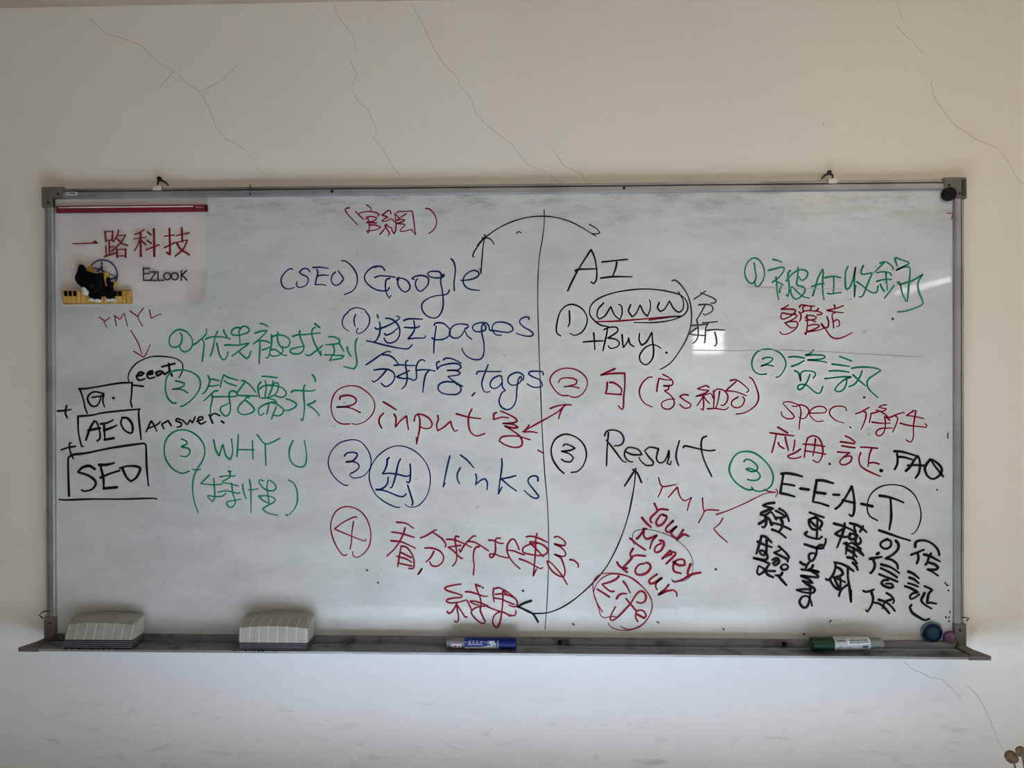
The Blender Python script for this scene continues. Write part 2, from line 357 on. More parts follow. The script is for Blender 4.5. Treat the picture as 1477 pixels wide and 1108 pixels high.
595 290 640 350 695 458/ 795 590 840 605 900 585 925 530 910 465 860 430 800 460 750 530 700 610 620 700 520 800 440 855 405 835 430 750 480 660/ 635 540 700 620 780 715
800 770 900 825 925 780 880 715 820 710 780 740 775 810 805 870
@ r 1.8 rings around Life
290 735 235 640 180 530 155 400 155 330 190 240 280 180 420 170 580 190 740 250 880 370 990 520 1010 650 970 800 860 930 720 990 580 1000 450 970 395 930 380 895
480 800 400 805 320 815 265 780 240 690 200 570 165 450 200 340 280 250 390 190 500 185 660 220 800 310 920 420 1000 560 1010 700 940 840 830 940 700 985 620 975 550 940
# 1065 360 160
@ g 2.7 circled number 1 at top right
210 180 220 260 235 350 230 400 200 445 160 450 110 400 85 320 95 230 140 150 210 112 270 135 320 200 348 300 335 390 290 470 250 495 225 470 215 430
@ g 2.9 characters and letters AI in the top right line
462 132 520 145 575 170/ 400 278 480 258 560 238 608 240 600 290 540 370 450 440/ 500 370 510 450 515 560 535 665/ 500 425 550 445 600 475/ 570 490 550 540 545 575 560 570
690 280 660 320 665 400 675 480 670 580 655 630 640 600/ 635 420 690 350 750 300 800 275 870 270 920 300 920 340 890 390 840 410 800 360/ 795 240 790 330 780 420 780 470 850 495 885 520 880 570 840 620 780 660 730 640 700 580 690 500 720 500 780 560 850 620 900 640 940 645
990 615 1020 520 1060 380 1120 260 1130 300 1120 450 1125 580 1140 670/ 975 495 1060 465 1140 450
1150 378 1200 365 1280 358 1365 375/ 1268 370 1270 470 1265 580/ 1190 585 1230 592 1300 580 1368 572
# 1190 360 160
305 225 275 290 268 400 272 500 290 530 330 500 370 400 405 240 390 350 390 500 390 630 405 480/ 510 215 485 270 480 315 510 330 630 310 600 380 550 500 500 620 455 630/ 425 432 500 485 580 550 650 578 690 560 705 490
730 182 780 165 840 180 900 235 905 265/ 780 180 720 240 655 305/ 690 310 740 298 820 300 870 320 880 345/ 690 425 760 405 885 398/ 810 310 815 400 830 540/ 735 462 755 510 790 560/ 918 480 860 560 790 648
945 108 1020 140 1100 165 1118 190 1080 210 950 275 1010 245 1080 230 1125 240 1130 320 1115 480 1095 690 1080 695 1030 590 1005 480/ 945 108 930 120 945 180 965 225
1005 465 970 455 960 435 985 430 1005 465 1080 440 1170 410 1300 332 1250 410 1235 480 1255 580 1300 690 1290 735 1200 780 1080 818 965 832
# 1110 420 130
@ r 2.6 three characters under the top right line
305 228 260 260 190 298 280 295 380 298 425 310 415 350 360 400 290 440 220 460 185 440 190 390 205 352 270 370 350 382 420 380 450 405 420 440 330 490 250 520 340 500 430 500 460 530 450 580 400 640 320 690 240 710 190 695 168 665/ 255 520 310 575 360 605 410 595
490 265 500 235 560 230 650 245 740 245/ 570 250 540 270 550 315/ 685 255 670 300/ 800 285 775 315 740 330/ 525 352 580 325 680 322 800 335 865 365 850 380 780 390/ 485 340 515 400 510 450 490 495
610 390 620 480 615 600 595 720 575 680/ 580 440 620 405 700 400 765 425 760 450 690 470 590 485/ 600 470 680 475 750 500/ 625 570 700 550 780 550 820 570 780 600 700 640 620 665 720 655 820 635 890 610
1060 228 1070 265/ 1208 240 1080 285 940 315 1060 340 1205 355/ 1070 355 1030 370 1025 420 1040 500 1050 605/ 1050 500 1090 470 1130 480 1145 520 1135 575 1100 580
940 418 965 500 965 560 940 600 880 590 845 530 880 570 940 660 1000 740 1080 778 1180 765 1270 725 1352 680
# 1075 490 210
@ g 2.7 circled number 2 at right
212 348 150 352 90 320 65 250 80 180 120 125 190 98 270 100 350 135 400 200 410 260 380 330 340 375 312 382
175 195 210 182 260 182 280 200 240 235 160 268 220 255 285 270
@ g 2.9 two characters for information
440 178 500 172 560 180 600 188/ 470 270 530 250 598 212/ 690 105 665 135 610 158 700 155 790 160 810 180 760 198 635 206 740 215 825 232
500 315 540 340 560 415 560 350 590 320 650 318 700 330 712 355 690 390/ 655 355 630 420 590 480 550 508 530 490 545 460 600 455 640 475 690 520 735 545 765 530 785 475
955 172 1010 190 1078 218/ 880 248 960 258 1058 272/ 850 318 950 316 1055 330/ 808 395 880 388 970 378 1070 378 1000 410 940 460 905 510 940 528 990 510 1020 460 1030 390
1078 290 1150 280 1250 280 1340 295 1375 315 1320 350 1250 400 1235 450 1260 510 1345 588/ 1185 315 1160 380 1110 450 1050 478/ 1092 358 1150 410 1218 468
# 1100 570 240
@ r 2.2 word spec
165 150 175 185 220 210 270 205 275 180 220 120 180 75 190 62 240 60 290 75 320 90 300 100 260 98/ 325 85 340 150 330 230 322 305/ 335 85 380 100 410 140 380 200 340 208 318 195
415 160 480 160 550 155 568 130 540 105 480 102 430 130 415 170 450 215 490 235 540 228
742 138 735 110 690 98 630 105 595 140 600 180 650 225 720 248/ 775 285 782 290
# 1220 570 150
@ r 2.5 two characters for conditions
120 230 190 205 285 150/ 215 200 245 215 245 270 220 350 185 425/ 310 230 300 280 288 335/ 310 228 360 215 420 200
495 120 450 125 400 148 450 160 500 170 470 195 430 200 370 185/ 430 205 480 235 530 275 620 240 715 210 715 228/ 540 310 500 275 475 262 485 330 475 430 440 490 400 500 370 475 390 430 450 408 570 405/ 320 332 430 345 545 345
605 255 635 280 620 350 575 455
835 190 790 220 740 250 840 262 955 288/ 860 190 845 280 830 380 830 500 810 565 780 575 738 550/ 668 345 760 370 880 385 985 395 995 380 975 352
# 1100 570 240
@ r 2.9 two characters for applications
135 285 220 335/ 65 335 160 348 280 362/ 122 345 105 420 82 508/ 138 420 150 450 190 475/ 200 372 215 440 228 492/ 285 400 280 450 270 495/ 335 480 290 510 220 540 240 560 290 562 340 548
400 378 385 430 375 500 370 552/ 400 380 440 362 490 375 520 420 535 500 520 560 490 598 445 578/ 468 390 460 470 445 540/ 360 435 440 440 550 456/ 380 495 470 508 560 525/ 592 610 596 614
@ r 2.9 characters for certificates
732 362 780 385 820 420/ 690 415 750 422 815 432/ 702 450 760 460 820 468/ 665 505 710 508 770 512/ 770 512 720 550 685 590 700 618 740 615 780 590 790 555 775 540 720 550
870 462 940 465 1020 472/ 970 470 950 520 940 580 935 635/ 945 605 980 598 1035 612/ 870 510 855 560 865 620 910 660 970 690 1045 722
# 1220 570 150
@ k 3.8 letters FAQ
595 690 680 695 770 718 860 745/ 628 720 635 780 630 850 600 912/ 635 758 720 765 820 795
738 930 790 880 840 800 885 745 905 800 910 880 895 960 855 1018/ 760 865 850 860 940 865 985 872
1035 790 990 850 970 910 1000 990 1060 1030 1120 1010 1170 960 1175 900 1140 850 1080 805 1035 785 1100 880 1195 1000
@ k 4.4 full stop before FAQ
430 926 435 922
# 1040 640 160
@ g 3.0 circled number 3 at right
415 610 360 615 280 580 180 500 120 400 110 320 150 210 220 130 320 105 430 120 540 190 640 300 690 410 690 500 650 580 570 625 500 635 440 620 405 580
305 240 330 210 390 220 460 270 485 320 465 360 400 370 330 340 380 330 440 350 500 390 520 440 490 480 430 492 350 478
@ k 4.0 letters E-E-A with dashes
800 400 880 395 980 410 1080 438/ 830 405 810 520 788 660 870 675 980 705/ 820 535 900 545 978 560/ 1055 598 1165 612
# 1110 670 230
432 148 500 150 590 175/ 435 155 420 240 400 345 470 360 545 385/ 420 258 515 270/ 590 280 645 282/ 760 205 700 310 650 380 610 412/ 762 205 780 300 785 400 775 465 760 480 738 465/ 675 332 790 358/ 850 365 952 388
@ k 3.8 letter T with line below
1018 290 1080 298 1160 320 1240 352/ 1118 310 1125 400 1125 500 1108 605/ 1012 610 1100 640 1200 675 1300 705
@ k 2.4 ring around letter T
1000 520 930 480 905 420 910 340 950 260 1030 205 1130 188 1240 205 1330 270 1385 370 1402 470 1385 560 1345 630 1312 645
# 1080 715 80
@ k 4.0 two stacked characters under the first E
300 85 220 95 160 118 220 135 290 152 220 175 145 205 140 225 190 230 265 190 300 240 325 285/ 190 240 205 300 200 350 175 380 158 368/ 185 295 120 335/ 200 255 250 290 265 350 280 350
360 155 420 190 455 240 475 300/ 320 180 380 210 440 250 380 262 310 262/ 385 285 400 330 385 390 355 425/ 260 320 350 340 430 370 495 402/ 275 402 350 430 400 465 440 500
150 480 200 490 270 555/ 150 480 130 560 90 688/ 105 545 180 580 275 612/ 210 530 210 600 205 670 180 710 140 690 125 655 160 650 200 680 220 710 215 750 180 765 120 755 60 740 150 765 245 805 210 860 165 910 120 938 98 910 105 870 115 830 170 860 215 890 310 895/ 190 895 230 940 290 968
355 600 400 640 450 690 475 735 460 755 390 720 295 675 340 660 380 640/ 460 750 460 780
330 770 285 800 310 825 350 800 360 770 330 740 280 760/ 380 850 400 878 450 870 465 840 440 815 400 820 380 850/ 395 915 375 945 320 945/ 350 950 390 1000 445 1060
# 1140 735 100
@ k 4.0 stacked characters under the second E
205 32 280 58 355 85/ 270 80 210 105 195 140 220 195 260 215 310 195 338 150 315 115 250 90 210 110/ 200 110 260 170 325 220/ 290 90 285 190 280 310/ 175 240 150 260 190 290 290 315 325 300 335 290
150 370 210 390 280 410 350 410 355 390 330 378 290 395 275 470 250 530 225 550 200 530 200 480 240 465 280 480/ 375 315 375 350 355 395
105 562 130 580 160 592/ 200 560 170 605 165 640/ 240 595 215 650
120 640 200 650 300 665 200 640 290 700 295 725 200 715 115 708 190 740 240 785 130 760 180 800 240 830 260 860 230 890 130 880 65 858 140 850 220 850/ 200 800 210 850 205 950 180 1030 140 1045 105 1010 100 970 130 930 180 925 215 970 230 1025
# 1190 740 60
@ k 4.0 stacked characters under the letter A
110 130 200 155 290 190 350 225 400 280/ 240 130 230 200 200 290 150 420/ 240 180 180 220 120 255 180 285 250 295 290 290/ 305 125 380 145 430 170 510 235/ 365 140 360 190 380 230/ 465 165 430 230
310 255 295 300 320 325 370 310 370 275 340 255 310 260/ 390 280 370 340 390 380 430 375 440 330 420 300/ 230 375 290 380 330 360/ 260 365 265 430 255 505/ 340 370 440 440/ 270 400 380 450 470 520/ 260 440 340 490 390 540/ 350 430 355 500 340 560/ 275 545 340 560 395 620/ 340 610 380 650 400 700/ 400 420 470 520
115 608 200 625 280 665 350 715/ 130 610 120 700 90 770 40 825 10 810/ 150 668 200 700 220 750 180 775 100 795/ 60 810 80 860 130 920 185 945 140 860 110 800 180 820 245 850/ 185 800 190 860 185 930
280 660 280 780 300 920 318 1090 320 950/ 280 880 210 930 180 980 170 1020
# 1230 750 80
@ k 4.0 stacked characters under the letter T
395 220 330 250 315 290 350 325 400 325 435 290 430 240 395 225/ 490 238 520 280 510 340 450 400 370 440 440 455 500 500 515 555/ 275 390 295 378
195 445 250 435 330 422/ 235 460 250 510 240 560 205 610 195 600/ 325 508 430 540 530 605/ 318 550 420 600 505 655/ 300 622 400 660 510 705
400 688 350 690 325 720 350 750 420 775 460 765 440 730 375 728
120 810 150 822 200 810 240 795/ 210 820 230 890 215 970 165 1050 150 1030/ 385 835 440 870 470 920 460 950/ 295 910 380 940 440 990 480 1040/ 245 945 300 955 360 1000 415 1065/ 435 910 370 935 340 1010
# 1290 770 80
@ k 4.0 bracketed characters beside the T column
255 160 260 110 300 85 380 85 460 120 530 190 552 262/ 205 258 280 230 362 195/ 285 240 295 300 275 365/ 365 255 440 275 500 310 560 340/ 450 240 420 300 400 360 380 380/ 430 355 500 380 535 410 510 440 405 438 470 470 535 515
170 465 230 490 300 548/ 185 540 240 560 298 608/ 170 608 230 625 290 650/ 130 645 200 670 290 720 230 730 190 770 200 805 250 785 305 745
370 645 420 665 465 692 420 740 400 850 450 848 515 860/ 370 730 345 780 330 820 370 870 455 920
210 875 190 905 220 970 290 1020 370 1060 430 1045
@ k 2.0 stray pen specks
620 600 650 640 660 630/ 660 695 664 697
# 1130 860 300
325 185 338 172/ 145 268 150 270/ 1150 148 1154 150/ 1183 105 1180 120/ 1176 145 1174 155/ 1174 178 1173 184
# 1150 235 280
@ r 1.6 tiny red hook by the right frame
1140 382 1182 384 1180 400 1170 430
# 0 0 1477
@ s 3.0 stray specks
1367 625 1367 632/ 1351 706 1352 707/ 826 900 828 901/ 948 897 950 898/ 1043 907 1044 908/ 529 822 530 823/ 545 840 546 841/ 754 852 755 852/ 1032 821 1033 821/ 1246 573 1247 573/ 1287 460 1288 460/ 696 847 697 848
# 0 0 1477
@ l 1.2 faint crease line below the two stacked characters
1000 505 1057 506 1130 505 1200 508 1290 513 1330 515
@ l 1.0 faint crease line through the top right characters
1076 414 1150 416 1214 417
'''

# ------------------------------------------------------------------ helpers
def pix(px, py, y):
    """The point of the plane at depth y that the photograph shows at (px, py) - used to take measurements from it."""
    d = FWD * F_PX + RGT * (px - 738.5) - UPV * (py - 554.0)
    t = (y - CAM.y) / d.y
    return CAM + d * t
def lin(c):
    return tuple((v / 12.92 if v <= 0.04045 else ((v + 0.055) / 1.055) ** 2.4) for v in (x / 255.0 for x in c))
def mat(name, rgb, rough=0.5, metal=0.0, spec=0.5, trans=0.0, ior=1.45, coat=0.0, noise=None, bump=0.0, bscale=200.0):
    mt = bpy.data.materials.new(name); mt.use_nodes = True
    nt = mt.node_tree; p = nt.nodes['Principled BSDF']
    col = lin(rgb) + (1,)
    p.inputs['Base Color'].default_value = col
    p.inputs['Roughness'].default_value = rough; p.inputs['Metallic'].default_value = metal
    p.inputs['Specular IOR Level'].default_value = spec
    p.inputs['Transmission Weight'].default_value = trans; p.inputs['IOR'].default_value = ior
    p.inputs['Coat Weight'].default_value = coat
    tc = nt.nodes.new('ShaderNodeTexCoord')
    if noise:                                  # (scale, other colour, low, high)
        n = nt.nodes.new('ShaderNodeTexNoise'); n.inputs['Scale'].default_value = noise[0]; n.inputs['Detail'].default_value = 6
        nt.links.new(tc.outputs['Object'], n.inputs['Vector'])
        r = nt.nodes.new('ShaderNodeMapRange'); r.inputs[1].default_value = noise[2]; r.inputs[2].default_value = noise[3]
        nt.links.new(n.outputs['Fac'], r.inputs[0])
        x = nt.nodes.new('ShaderNodeMix'); x.data_type = 'RGBA'
        x.inputs[6].default_value = col; x.inputs[7].default_value = lin(noise[1]) + (1,)
        nt.links.new(r.outputs[0], x.inputs[0]); nt.links.new(x.outputs[2], p.inputs['Base Color'])
    if bump:
        n = nt.nodes.new('ShaderNodeTexNoise'); n.inputs['Scale'].default_value = bscale; n.inputs['Detail'].default_value = 4
        nt.links.new(tc.outputs['Object'], n.inputs['Vector'])
        b = nt.nodes.new('ShaderNodeBump'); b.inputs['Strength'].default_value = bump; b.inputs['Distance'].default_value = 0.002
        nt.links.new(n.outputs['Fac'], b.inputs['Height']); nt.links.new(b.outputs[0], p.inputs['Normal'])
    return mt
def link(name, bm, m, parent=None, smooth=False):
    me = bpy.data.meshes.new(name); bmesh.ops.recalc_face_normals(bm, faces=bm.faces); bm.to_mesh(me); bm.free()
    for mm in (m if isinstance(m, (list, tuple)) else [m]): me.materials.append(mm)
    if smooth:
        for p in me.polygons: p.use_smooth = True
    o = bpy.data.objects.new(name, me); C.objects.link(o)
    if parent is not None:
        o.parent = parent; o.matrix_parent_inverse = Matrix.Translation(-parent_origin(parent))
    return o
def parent_origin(p):
    return p.location.copy() if p.parent is None else Vector((0, 0, 0))   # parts sit in world coordinates, only a root is moved
def tag(o, label=None, cat=None, group=None, kind=None):
    if label: o['label'] = label
    if cat: o['category'] = cat
    if group: o['group'] = group
    if kind: o['kind'] = kind
    return o
def empty(name, loc):
    o = bpy.data.objects.new(name, None); C.objects.link(o); o.location = loc; o.empty_display_size = 0.02; return o
def box(bm, a, b, bev=0.0, seg=2):
    r = bmesh.ops.create_cube(bm, size=1.0); vs = r['verts']
    for v in vs:
        v.co = Vector(((a[i] + b[i]) / 2 + v.co[i] * (b[i] - a[i]) for i in range(3)))
    if bev:
        es = list({e for v in vs for e in v.link_edges})
        bmesh.ops.bevel(bm, geom=es, offset=bev, segments=seg, affect='EDGES', profile=0.5)
    return bm
def lathe(bm, a, axis, prof, n=24, up=None):
    """revolve prof [(distance along axis, radius)] about the axis from point a"""
    axis = Vector(axis).normalized(); a = Vector(a)
    u = axis.orthogonal().normalized(); v = axis.cross(u); rings = []
    for t, r in prof:
        if r <= 1e-6: rings.append([bm.verts.new(a + axis * t)]); continue
        rings.append([bm.verts.new(a + axis * t + (u * math.cos(k * 2 * math.pi / n) + v * math.sin(k * 2 * math.pi / n)) * r) for k in range(n)])
    for A, B in zip(rings, rings[1:]):
        for k in range(n):
            k2 = (k + 1) % n
            if len(A) == 1 and len(B) == 1: continue
            if len(A) == 1: bm.faces.new((A[0], B[k], B[k2]))
            elif len(B) == 1: bm.faces.new((A[k], A[k2], B[0]))
            else: bm.faces.new((A[k], A[k2], B[k2], B[k]))
    for ring in (rings[0], rings[-1]):
        if len(ring) > 2: bm.faces.new(ring)
    return bm
def tube(bm, pts, r, n=8):
    pts = [Vector(p) for p in pts]; rings = []
    for i, p in enumerate(pts):
        d = (pts[min(i + 1, len(pts) - 1)] - pts[max(i - 1, 0)]).normalized()
        u = d.cross(Vector((0.13, 0.97, 0.21))).normalized(); v = d.cross(u)
        rr = r[i] if isinstance(r, (list, tuple)) else r
        rings.append([bm.verts.new(p + (u * math.cos(k * 2 * math.pi / n) + v * math.sin(k * 2 * math.pi / n)) * rr) for k in range(n)])
    for A, B in zip(rings, rings[1:]):
        for k in range(n): bm.faces.new((A[k], A[(k + 1) % n], B[(k + 1) % n], B[k]))
    bm.faces.new(rings[0]); bm.faces.new(rings[-1]); return bm
def prism(bm, poly, y0, y1):
    """poly: (x, z) points facing the room, extruded from depth y0 (back) to y1 (front)"""
    A = [bm.verts.new((x, y0, z)) for x, z in poly]; B = [bm.verts.new((x, y1, z)) for x, z in poly]
    bm.faces.new(A); bm.faces.new(B)
    for i in range(len(poly)):
        j = (i + 1) % len(poly); bm.faces.new((A[i], A[j], B[j], B[i]))
    return bm
def smooth_path(P, step):
    """Catmull-Rom through P, broken at sharp corners"""
    if len(P) == 2: return list(P)
    cuts = [0]
    for i in range(1, len(P) - 1):
        a = (P[i] - P[i - 1]); b = (P[i + 1] - P[i])
        if a.length > 1e-9 and b.length > 1e-9 and a.angle(b, 0) > math.radians(78): cuts.append(i)
    cuts.append(len(P) - 1); out = [P[0]]
    for a, b in zip(cuts, cuts[1:]):
        Q = P[a:b + 1]
        for i in range(len(Q) - 1):
            p0 = Q[i - 1] if i else Q[0] * 2 - Q[1]; p1 = Q[i]; p2 = Q[i + 1]; p3 = Q[i + 2] if i + 2 < len(Q) else Q[-1] * 2 - Q[-2]
            n = max(1, min(14, int((p2 - p1).length / step)))
            for k in range(1, n + 1):
                t = k / n
                out.append(0.5 * ((2 * p1) + (p2 - p0) * t + (2 * p0 - 5 * p1 + 4 * p2 - p3) * t * t + (3 * p1 - p0 - 3 * p2 + p3) * t ** 3))
    return out
def ribbon(bm, P, w, y, taper=True, raw=False):
    """flat stroke of width w along the (x, z) points P, at depth y"""
    Q = P if raw else smooth_path(P, 0.0022)
    Q = [q for i, q in enumerate(Q) if i == 0 or (q - Q[i - 1]).length > 1e-6]
    if len(Q) < 2: Q = [Q[0], Q[0] + Vector((w * 0.2, 0))]
    n = len(Q); ph = random.random() * 6; rows = []
    def W(i):
        k = 1.0 + (0.13 * math.sin(ph + i * 0.23) if taper else 0)
        if taper and n > 6: k *= 1.0 - 0.22 * (i / (n - 1)) ** 3
        return w * 0.5 * k
    for i, q in enumerate(Q):
        a = (q - Q[i - 1]).normalized() if i else (Q[1] - q).normalized()
        b = (Q[i + 1] - q).normalized() if i < n - 1 else a
        t = a + b
        if t.length < 0.5:                      # a sharp turn: end one strip and start the next
            na = Vector((-a.y, a.x)); nb = Vector((-b.y, b.x)); h = W(i)
            rows.append((q + na * h, q - na * h)); rows.append(None); rows.append((q + nb * h, q - nb * h))
            cap(bm, q, h, y); continue
        t.normalize(); nn = Vector((-t.y, t.x)); h = W(i)
        rows.append((q + nn * h, q - nn * h))
    prev = None
    for r in rows:
        if r is None: prev = None; continue
        cur = (bm.verts.new((r[0].x, y, r[0].y)), bm.verts.new((r[1].x, y, r[1].y)))
        if prev: bm.faces.new((prev[0], prev[1], cur[1], cur[0]))
        prev = cur
    cap(bm, Q[0], W(0), y); cap(bm, Q[-1], W(n - 1), y)
def cap(bm, c, r, y, n=10):
    bm.faces.new([bm.verts.new((c.x + r * math.cos(k * 2 * math.pi / n), y, c.y + r * math.sin(k * 2 * math.pi / n))) for k in range(n)])
def flat(px, py, y):
    p = pix(px, py, y); return Vector((p.x, p.z))
PXW = 0.001365                                # width on the board of one pixel of the photograph

# ------------------------------------------------------------------ room
ceil_z = pix(300, 6.2, 0).z
def wall_material():
    mt = mat('wall_paint', (206, 199, 188), 0.85, bump=0.35, bscale=160)
    nt = mt.node_tree; p = nt.nodes['Principled BSDF']; N = nt.nodes.new; L = nt.links.new
    tc = N('ShaderNodeTexCoord'); sep = N('ShaderNodeSeparateXYZ'); L(tc.outputs['Object'], sep.inputs[0])
    big = N('ShaderNodeTexNoise'); big.inputs['Scale'].default_value = 1.7; big.inputs['Detail'].default_value = 5; L(tc.outputs['Object'], big.inputs['Vector'])
    c1 = N('ShaderNodeMix'); c1.data_type = 'RGBA'; c1.inputs[6].default_value = lin((205, 197, 184)) + (1,); c1.inputs[7].default_value = lin((214, 208, 198)) + (1,)
    L(big.outputs['Fac'], c1.inputs[0])
    # the wall colour turns to a cooler white low down
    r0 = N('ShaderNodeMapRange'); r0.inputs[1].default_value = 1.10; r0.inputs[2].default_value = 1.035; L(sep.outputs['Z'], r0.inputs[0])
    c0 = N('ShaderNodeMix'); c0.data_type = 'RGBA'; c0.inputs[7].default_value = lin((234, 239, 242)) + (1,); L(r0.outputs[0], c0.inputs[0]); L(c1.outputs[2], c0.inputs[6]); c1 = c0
    # scuff marks, only low on the wall
    mp = N('ShaderNodeMapping'); mp.inputs['Rotation'].default_value = (0, 0.5, 0); mp.inputs['Scale'].default_value = (8, 8, 30); L(tc.outputs['Object'], mp.inputs[0])
    sc = N('ShaderNodeTexNoise'); sc.inputs['Scale'].default_value = 1.6; sc.inputs['Detail'].default_value = 7; sc.inputs['Roughness'].default_value = 0.62; sc.inputs['Distortion'].default_value = 0.8
    L(mp.outputs[0], sc.inputs['Vector'])
    r1 = N('ShaderNodeMapRange'); r1.inputs[1].default_value = 0.56; r1.inputs[2].default_value = 0.80; L(sc.outputs['Fac'], r1.inputs[0])
    r2 = N('ShaderNodeMapRange'); r2.inputs[1].default_value = 1.00; r2.inputs[2].default_value = 0.84; L(sep.outputs['Z'], r2.inputs[0])
    mu = N('ShaderNodeMath'); mu.operation = 'MULTIPLY'; L(r1.outputs[0], mu.inputs[0]); L(r2.outputs[0], mu.inputs[1])
    mu2 = N('ShaderNodeMath'); mu2.operation = 'MULTIPLY'; mu2.inputs[1].default_value = 0.5; L(mu.outputs[0], mu2.inputs[0])
    c2 = N('ShaderNodeMix'); c2.data_type = 'RGBA'; c2.inputs[7].default_value = lin((150, 148, 146)) + (1,)
    L(mu2.outputs[0], c2.inputs[0]); L(c1.outputs[2], c2.inputs[6]); L(c2.outputs[2], p.inputs['Base Color'])
    return mt
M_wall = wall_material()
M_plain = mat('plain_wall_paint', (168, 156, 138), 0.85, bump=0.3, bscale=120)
M_ceil = mat('ceiling_paint', (172, 158, 138), 0.9, bump=0.5, bscale=120)
M_floor = mat('floor_tile', (136, 124, 110), 0.35, noise=(4, (122, 110, 98), 0.4, 0.7))
M_grout = mat('floor_grout', (120, 114, 106), 0.8)
M_desk = mat('white_laminate', (232, 232, 230), 0.6); M_leg = mat('grey_steel', (120, 122, 124), 0.4, 0.8)
M_white = mat('window_paint', (225, 225, 222), 0.4)
def struct(name, bm, m): return tag(link(name, bm, m), kind='structure')
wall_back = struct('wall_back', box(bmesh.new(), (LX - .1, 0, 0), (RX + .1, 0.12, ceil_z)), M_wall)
struct('wall_left', box(bmesh.new(), (LX - 0.12, FY, 0), (LX, 0, ceil_z)), M_plain)
b = bmesh.new(); y0, y1, z0, z1 = WIN
box(b, (RX, FY, 0), (RX + .12, y0, ceil_z)); box(b, (RX, y1, 0), (RX + .12, 0, ceil_z))
box(b, (RX, y0, 0), (RX + .12, y1, z0)); box(b, (RX, y0, z1), (RX + .12, y1, ceil_z))
struct('wall_right', b, M_plain)
W2 = (-1.20, 2.85, 0.45, 2.02)                # wide window in the wall behind the camera
b = bmesh.new()
box(b, (LX - .12, FY - .12, 0), (W2[0], FY, ceil_z)); box(b, (W2[1], FY - .12, 0), (RX + .12, FY, ceil_z))
box(b, (W2[0], FY - .12, 0), (W2[1], FY, W2[2])); box(b, (W2[0], FY - .12, W2[3]), (W2[1], FY, ceil_z))
struct('wall_front', b, M_plain)
struct('ceiling', box(bmesh.new(), (LX - .12, FY - .12, ceil_z), (RX + .12, 0.12, ceil_z + 0.1)), M_ceil)
struct('floor', box(bmesh.new(), (LX - .12, FY - .12, -0.1), (RX + .12, 0.12, 0)), M_floor)
def window_frame(name, axis, a0, a1, z0, z1, at, mull):
    e = empty(name, (at, (a0 + a1) / 2, z0) if axis == 'y' else ((a0 + a1) / 2, at, z0)); tag(e, kind='structure')
    def bar(n, p0, p1, q0, q1, d0, d1):
        bm = bmesh.new()
        box(bm, (d0, p0, q0), (d1, p1, q1)) if axis == 'y' else box(bm, (p0, d0, q0), (p1, d1, q1))
        return link(n, bm, M_white, e)
    d0, d1 = at, at + 0.05
    bar('window_sill', a0, a1, z0, z0 + .045, d0, d1); bar('frame_head', a0, a1, z1 - .045, z1, d0, d1)
    bar('frame_side', a0, a0 + .045, z0 + .045, z1 - .045, d0, d1); bar('frame_side', a1 - .045, a1, z0 + .045, z1 - .045, d0, d1)
    for k in range(1, mull):
        a = a0 + (a1 - a0) * k / mull; bar('mullion', a - .025, a + .025, z0 + .045, z1 - .045, d0, d1)
    return e
window_frame('window_1', 'y', y0, y1, z0, z1, RX + 0.03, 2)
window_frame('window_2', 'x', W2[0], W2[1], W2[2], W2[3], FY - 0.09, 5)

# sheer curtains drawn over most of the window behind the camera
def curtain(x0_, x1_, top=None):
    bm = bmesh.new(); n = int((x1_ - x0_) / .012); A = []; B = []
    for i in range(n + 1):
        x = x0_ + (x1_ - x0_) * i / n; y = FY + .09 + .02 * math.sin(i * .75) + .006 * math.sin(i * .31)
        A.append(bm.verts.new((x, y, top or W2[3] + .06))); B.append(bm.verts.new((x + .004 * math.sin(i), y, W2[2] - .08)))
    for i in range(n): bm.faces.new((A[i], A[i + 1], B[i + 1], B[i]))
    tag(link('window_curtain', bm, M_sheer, None, True), kind='structure')
M_sheer = bpy.data.materials.new('sheer_fabric'); M_sheer.use_nodes = True
_n = M_sheer.node_tree; _p = _n.nodes['Principled BSDF']; _p.inputs['Base Color'].default_value = lin((206, 206, 202)) + (1,); _p.inputs['Roughness'].default_value = .9
_t = _n.nodes.new('ShaderNodeBsdfTranslucent'); _t.inputs[0].default_value = lin((206, 208, 206)) + (1,); _m = _n.nodes.new('ShaderNodeMixShader'); _m.inputs[0].default_value = .35
_n.links.new(_p.outputs[0], _m.inputs[1]); _n.links.new(_t.outputs[0], _m.inputs[2]); _n.links.new(_m.outputs[0], _n.nodes['Material Output'].inputs[0])
curtain(-1.30, 2.98)
link_lamp = bmesh.new(); lathe(link_lamp, (0.95, -0.95, ceil_z - .001), (0, 0, -1), [(0, .16), (.03, .17), (.07, .15), (.10, .09), (.11, 0)], 32)  # unseen lamp, added to light the top of the wall warmly
M_glow = bpy.data.materials.new('added_lamp_glow'); M_glow.use_nodes = True; _p = M_glow.node_tree.nodes['Principled BSDF']
_p.inputs['Emission Color'].default_value = LAMP[:3] + (1,); _p.inputs['Emission Strength'].default_value = LAMP[3]
tag(link('added_warm_lamp', link_lamp, M_glow, None, True), kind='structure')

